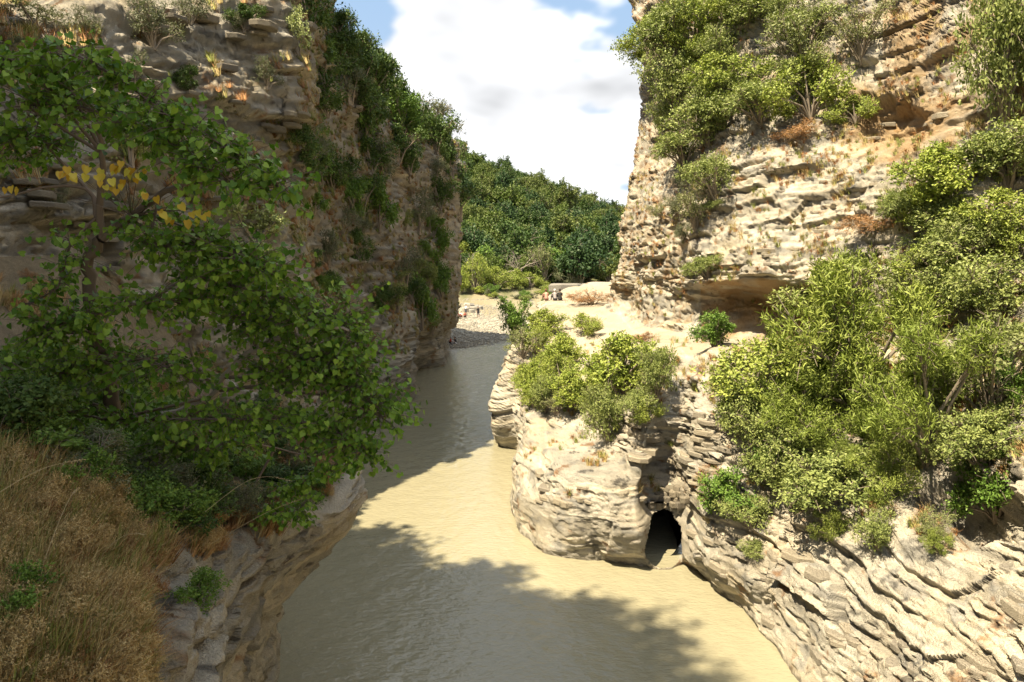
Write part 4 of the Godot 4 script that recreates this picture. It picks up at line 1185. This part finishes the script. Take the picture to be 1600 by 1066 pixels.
func hand(bones: Array, wrist: Vector3, dir: Vector3) -> void:
	var side := dir.cross(Vector3(0.2, 0.3, 1)).normalized()
	bones.append([wrist, wrist + dir * 0.08, 0.03, 0.036, SKIN])
	for k in 4:
		var s := wrist + dir * 0.09 + side * (k - 1.5) * 0.021
		var l: float = [0.06, 0.075, 0.07, 0.055][k]
		bones.append([s, s + dir * l + Vector3(0, -0.015, 0), 0.011, 0.009, SKIN])
	bones.append([wrist + dir * 0.03, wrist + dir * 0.06 + side * 0.055, 0.013, 0.01, SKIN])
func head_bones(bones: Array, neck: Vector3, shirt: Color, hat: Color, hatted: bool, face: Vector3) -> void:
	var c := neck + Vector3(0, 0.17, 0) + face * 0.02
	bones.append([neck - Vector3(0, 0.04, 0), c, 0.055, 0.055, SKIN])
	bones.append([c + face * 0.02 - Vector3(0, 0.05, 0), c + face * 0.02 + Vector3(0, 0.02, 0), 0.07, 0.082, SKIN])
	bones.append([c + face * 0.095 + Vector3(0, -0.01, 0), c + face * 0.105 - Vector3(0, 0.03, 0), 0.012, 0.016, SKIN])
	var top := hat if hatted else HAIR
	bones.append([c - face * 0.035 + Vector3(0, 0.0, 0), c - face * 0.01 + Vector3(0, 0.055, 0), 0.09, 0.088, top])
	if hatted: bones.append([c + face * 0.06 + Vector3(0, 0.06, 0), c + face * 0.15 + Vector3(0, 0.05, 0), 0.05, 0.02, hat])
# facing +z; origin on the ground
func standing(shirt: Color, trousers: Color, stride: float) -> Array:
	var b := []
	b.append([Vector3(0, 0.98, 0), Vector3(0, 1.12, 0), 0.125, 0.12, trousers])
	b.append([Vector3(0, 1.1, 0), Vector3(0, 1.34, 0.01), 0.13, 0.15, shirt])
	b.append([Vector3(-0.14, 1.40, 0), Vector3(0.14, 1.40, 0), 0.07, 0.07, shirt])
	for s in [-1.0, 1.0]:
		var knee := Vector3(0.1 * s, 0.52, 0.06 * s * stride + 0.02)
		var ankle := Vector3(0.11 * s, 0.09, 0.16 * s * stride)
		b.append([Vector3(0.085 * s, 0.95, 0), knee, 0.09, 0.062, trousers])
		b.append([knee, ankle, 0.06, 0.042, SKIN])
		b.append([ankle - Vector3(0, 0.03, 0.03), ankle + Vector3(0.01 * s, -0.05, 0.15), 0.042, 0.036, Color(0.05, 0.05, 0.05)])
		var el := Vector3(0.24 * s, 1.13, -0.03)
		var wr := Vector3(0.25 * s, 0.90, 0.08)
		b.append([Vector3(0.18 * s, 1.39, 0), el, 0.055, 0.045, shirt])
		b.append([el, wr, 0.042, 0.03, SKIN])
		hand(b, wr, Vector3(0, -0.95, 0.25).normalized())
	head_bones(b, Vector3(0, 1.45, 0.01), shirt, shirt, false, Vector3(0, 0, 1))
	return b
func sitting(shirt: Color, trousers: Color, hat: Color, hatted: bool) -> Array:
	var b := []
	b.append([Vector3(-0.06, 0.13, 0), Vector3(0.06, 0.13, 0), 0.13, 0.13, trousers])
	b.append([Vector3(0, 0.2, 0), Vector3(0, 0.48, 0.07), 0.125, 0.145, shirt])
	b.append([Vector3(-0.14, 0.54, 0.08), Vector3(0.14, 0.54, 0.08), 0.07, 0.07, shirt])
	for s in [-1.0, 1.0]:
		var knee := Vector3(0.14 * s, 0.47, 0.40)
		var ankle := Vector3(0.12 * s, 0.09, 0.55)
		b.append([Vector3(0.09 * s, 0.13, 0.05), knee, 0.088, 0.062, trousers])
		b.append([knee, ankle, 0.06, 0.042, trousers])
		b.append([ankle - Vector3(0, 0.03, 0.03), ankle + Vector3(0, -0.05, 0.14), 0.042, 0.036, Color(0.07, 0.06, 0.06)])
		var el := Vector3(0.24 * s, 0.36, 0.24)
		var wr := Vector3(0.13 * s, 0.42, 0.44)
		b.append([Vector3(0.18 * s, 0.53, 0.08), el, 0.055, 0.045, shirt])
		b.append([el, wr, 0.042, 0.03, SKIN])
		hand(b, wr, Vector3(-0.5 * s, -0.2, 0.5).normalized())
	head_bones(b, Vector3(0, 0.6, 0.1), shirt, hat, hatted, Vector3(0, -0.15, 1).normalized())
	return b
func person(bones: Array, at: Vector3, turn: float, label: String) -> void:
	var o := MeshInstance3D.new()
	o.name = numbered("person")
	o.mesh = body_mesh(bones, 0.05)
	o.material_override = M.skin
	add_child(o)
	o.position = at
	o.rotation.y = turn
	tag(o, label, "person")
func build_people() -> void:
	M.skin = plain_material(0.8)
	var black := Color(0.02, 0.02, 0.022)
	var white := Color(0.72, 0.71, 0.7)
	person(standing(black, Color(0.03, 0.035, 0.05), 1.0), ground_hit(747, 498), 0.6, "person in dark clothes walking alone across the far gravel bank")
	person(sitting(black, black, black, false), ground_hit(715, 498), 1.0, "person in black sitting at the edge of the group on the gravel")
	person(sitting(white, Color(0.35, 0.05, 0.04), black, false), ground_hit(721, 496), -0.6, "person in white top and red trousers sitting in the gravel group")
	person(standing(white, Color(0.05, 0.06, 0.1), 0.2), ground_hit(728, 494), 2.4, "person in white shirt standing beside the seated gravel group")
	person(sitting(Color(0.45, 0.07, 0.05), black, black, false), ground_hit(726, 497), 0.3, "person in red top sitting in the gravel group")
	person(sitting(Color(0.50, 0.08, 0.04), black, black, false), ground_hit(705, 539), -1.2, "person in red sitting by the water under the shaded cliff")
	person(sitting(black, Color(0.55, 0.56, 0.6), black, false), ground_hit(712, 539), -0.9, "person in black top and pale trousers sitting by the water")
	for a in [[868, 466, Color(0.36, 0.33, 0.33), Color(0.05, 0.05, 0.055), Color(0.6, 0.6, 0.6), true, "person in grey shirt and pale cap sitting on the path"], [877, 466, black, black, black, false, "person in black sitting on the path next to the grey shirt"], [851, 464, Color(0.55, 0.32, 0.24), Color(0.2, 0.1, 0.08), Color(0.12, 0.04, 0.03), true, "person with reddish hair half hidden behind the lime bush by the path"]]:
		var q = hit("cliff_right", a[0], a[1])
		if q == null: continue
		var at: Vector3 = q[0]
		person(sitting(a[2], a[3], a[4], a[5]), at, PI + 0.3, a[6])

func slab_mesh(seed_: int, w: float, h: float, d: float, col: Color) -> ArrayMesh:
	# an irregular broken block: a five- to seven-sided prism with chipped rims
	rng.seed = seed_
	var b := Bag.new()
	var n := 5 + seed_ % 3
	var rim := []
	for k in n:
		var a := TAU * (k + rnd(-0.25, 0.25)) / n
		rim.append(Vector2(cos(a) * w * rnd(0.8, 1.1), sin(a) * d * rnd(0.8, 1.1)))
	var rows := [[-0.5, 0.9], [-0.36, 1.0], [0.34, 1.0], [0.5, 0.88]]
	var pts := []
	for r in rows:
		var row := []
		for k in n: row.append(Vector3(rim[k].x * r[1] + rnd(-0.02, 0.02) * w, r[0] * h + rnd(-0.05, 0.05) * h, rim[k].y * r[1] + rnd(-0.02, 0.02) * d))
		pts.append(row)
	for r in 3:
		for k in n:
			var k2 := (k + 1) % n
			var tone := col * rnd(0.94, 1.06)
			b.tri(pts[r][k], pts[r + 1][k], pts[r][k2], tone)
			b.tri(pts[r][k2], pts[r + 1][k], pts[r + 1][k2], tone)
	for k in range(1, n - 1):
		b.tri(pts[3][0], pts[3][k + 1], pts[3][k], col)
		b.tri(pts[0][0], pts[0][k], pts[0][k + 1], col)
	return bag_mesh(b)
func slabs(on: String, parent: Node, meshes: Array, count: int, lo: float, hi: float, mat: Material, box: Array) -> void:
	var s: Dictionary = surf[on]
	var keys: Array = s.map.keys()
	var made := 0
	var tries := 0
	while made < count and tries < 30000:
		tries += 1
		var k: int = s.map[keys[rng.randi() % keys.size()]]
		var q := proj(s.v[k])
		if q.x < box[0] or q.x > box[2] or q.y < box[1] or q.y > box[3]: continue
		var out: Vector3 = s.b[k]
		if absf(out.y) > 0.6: continue
		out.y = 0
		out = out.normalized()
		var o := part("rock_slab", meshes[rng.randi() % meshes.size()], mat, parent)
		var z := rnd(lo, hi)
		var turn := atan2(out.x, out.z) + rnd(-0.35, 0.35)
		o.transform = Transform3D(Basis(Vector3.UP, turn) * Basis(Vector3.FORWARD, rnd(-0.08, 0.08)) * Basis.from_scale(Vector3(z, z * rnd(0.6, 1.3), z)), s.v[k] - out * z * rnd(0.22, 0.36))
		made += 1
func build_slabs() -> void:
	var right := get_node("cliff_right")
	var left := get_node("cliff_left")
	var ledge := get_node("rock_ledge")
	var a := []
	var b := []
	for k in 8:
		a.append(slab_mesh(700 + k, 0.55, 0.22, 0.38, mixc(Color(0.56, 0.49, 0.37), Color(0.42, 0.38, 0.31), k / 7.0)))
		b.append(slab_mesh(720 + k, 0.6, 0.24, 0.4, mixc(Color(0.56, 0.49, 0.37), Color(0.36, 0.33, 0.28), k / 7.0)))
	rng.seed = 730
	slabs("cliff_right", right, a, 90, 0.5, 1.0, M.rock, [800, 600, 1110, 790])
	slabs("cliff_right", right, a, 80, 0.5, 1.1, M.rock, [1060, 180, 1500, 520])
	slabs("cliff_right", right, a, 70, 0.4, 1.0, M.rock, [1080, 600, 1600, 1060])
	slabs("cliff_left", left, b, 70, 0.5, 1.1, M.rock_left, [0, 0, 700, 560])
	slabs("rock_ledge", ledge, a, 24, 0.2, 0.45, M.rock_near, [260, 850, 570, 960])
	# rubble masonry that walls up the arch over the cave mouth
	var stones := []
	for k in 8: stones.append(slab_mesh(760 + k, 0.17, 0.2, 0.2, mixc(Color(0.46, 0.40, 0.30), Color(0.30, 0.27, 0.22), k / 7.0)))
	for row in 6:
		for k in 7:
			var sx := 1006 + k * 11.5 + (row % 2) * 6.0 + rnd(-2, 2)
			var sy := 789 - row * 8.5 + rnd(-1.5, 1.5)
			if Vector2((sx - 1043) / 30.0, (sy - 797) / 40.0).length() > 1.0: continue
			var q = hit("cliff_right", sx, sy - 4)
			var p: Vector3 = P(sx, sy, proj(q[0]).z if q != null else 24.0)
			var o := part("rubble_stone", stones[rng.randi() % 8], M.rock, right)
			o.transform = Transform3D(Basis(Vector3.UP, rnd(-0.5, 0.5)) * Basis(Vector3.FORWARD, rnd(-0.15, 0.15)) * Basis.from_scale(Vector3(rnd(0.75, 1.15), rnd(0.8, 1.1), 1)), p)
	# the passage behind the mouth
	var t := Bag.new()
	var ring := 18
	for s in 8:
		for q in ring:
			var an := TAU * q / ring
			var r := 1.0 + 0.14 * rng.randf_range(-1, 1)
			t.v.append(CAVE + Vector3(cos(an) * 0.95 * r + s * 0.12, sin(an) * 1.05 * r, -0.35 - s * 0.75))
			t.n.append(Vector3(-cos(an), -sin(an), 0))
			t.c.append(Color(0.40, 0.34, 0.25))
	for s in 7:
		for q in ring:
			var a0 := s * ring + q
			var b0 := s * ring + (q + 1) % ring
			t.i.append_array([a0, b0, a0 + ring, b0, b0 + ring, a0 + ring])
	for q in range(1, ring - 1): t.i.append_array([7 * ring, 7 * ring + q, 7 * ring + q + 1])
	part("cave_passage", bag_mesh(t), M.rock, right)
func build_boulders() -> void:
	rng.seed = 810
	var ms := []
	for k in 4: ms.append(slab_mesh(811 + k, 0.6, 0.7, 0.5, Color(0.52, 0.49, 0.42)))
	for a in [[733, 483, 2.2], [741, 486, 1.6], [729, 487, 1.4], [748, 484, 1.2], [737, 489, 1.0]]:
		var o := part("boulder", ms[rng.randi() % 4], M.gravel, self)
		o.name = numbered("pale_boulder")
		o.position = ground_hit(a[0], a[1]) + Vector3(0, 0.15, 0)
		o.scale = Vector3.ONE * a[2]
		o.rotation.y = rnd(0, 6)
		tag(o, "pale boulder in the pile behind the people on the gravel", "boulder", "boulder pile on the far gravel bank")
	# far bedded slabs beside the hill foot
	var foot := P(950, 445, 112)
	foot.y = ground_height(foot.x, foot.z)
	var o := thing("rock_outcrop", foot, "low grey outcrop of flat beds at the far end of the path", "rock")
	for k in 14:
		var s := part("rock_slab", slab_mesh(830 + k, 3.0, 0.55, 2.0, Color(0.33, 0.31, 0.27)), M.gravel, o)
		s.position = Vector3((k % 4) * 3.4 - 5.5 + rnd(-0.6, 0.6), 0.6 + (k / 4) * 1.5, -(k / 4) * 1.2)
		s.scale = Vector3(1, 2.6, 1)
	# loose pebbles
	var mm := MultiMesh.new()
	mm.transform_format = MultiMesh.TRANSFORM_3D
	mm.mesh = ms[0]
	mm.instance_count = 2600
	for k in 2600:
		var p := ground_hit(rnd(700, 800), rnd(468, 545))
		mm.set_instance_transform(k, Transform3D(Basis(Vector3.UP, rnd(0, 6)) * Basis.from_scale(Vector3.ONE * rnd(0.08, 0.35)), p))
	var g := MultiMeshInstance3D.new()
	g.name = "gravel_stones"
	g.multimesh = mm
	g.material_override = M.gravel
	add_child(g)
	tag(g, "loose river stones scattered over the far gravel bank", "gravel", "", "stuff")

func _ready() -> void:
	rng.seed = 7
	var cam := Camera3D.new()
	cam.name = "camera"
	cam.fov = rad_to_deg(2.0 * atan(533.0 / F))
	cam.position = EYE
	cam.rotation = Vector3(-PITCH, 0, 0)
	cam.near = 0.05
	cam.far = 6000.0
	add_child(cam)
	cam.current = true
	var env := Environment.new()
	env.background_mode = Environment.BG_SKY
	env.sky = build_sky()
	env.background_energy_multiplier = 1.0
	env.tonemap_mode = Environment.TONE_MAPPER_LINEAR
	env.tonemap_exposure = 3.2
	env.sdfgi_enabled = true
	env.ssao_enabled = true
	env.ssil_enabled = true
	var we := WorldEnvironment.new()
	we.name = "world_environment"
	we.environment = env
	add_child(we)
	var sun := DirectionalLight3D.new()
	sun.name = "sun"
	sun.light_color = Color(1.0, 0.93, 0.80)
	sun.light_energy = 1.3
	sun.light_angular_distance = 0.53
	sun.shadow_enabled = true
	add_child(sun)
	sun.look_at_from_position(Vector3.ZERO, Vector3(0.345, -0.900, -0.262), Vector3(0, 0, 1))
	print("sky ", Time.get_ticks_msec())
	make_noises()
	M.rock = rock_material(Vector3(0.4, 1.5, 0.4), 11.0, 0.80)
	M.rock_left = rock_material(Vector3(0.3, 1.8, 0.3), 18.0, 0.76)
	M.rock_near = rock_material(Vector3(0.7, 1.4, 0.7), 7.0, 0.74)
	M.gravel = rock_material(Vector3(0.3, 0.3, 0.3), 10.0, 0.72)
	build_right_cliff()
	build_left_cliff()
	build_ledge()
	print("cliffs ", Time.get_ticks_msec())
	build_ground()
	build_water()
	print("water ", Time.get_ticks_msec())
	build_slabs()
	build_boulders()
	make_kinds()
	print("kinds ", Time.get_ticks_msec())
	build_shrubs()
	build_thickets()
	build_hill_trees()
	print("shrubs ", Time.get_ticks_msec())
	build_grass()
	build_redbud()
	build_near_plants()
	print("near plants ", Time.get_ticks_msec())
	build_people()
	print("done ", Time.get_ticks_msec())
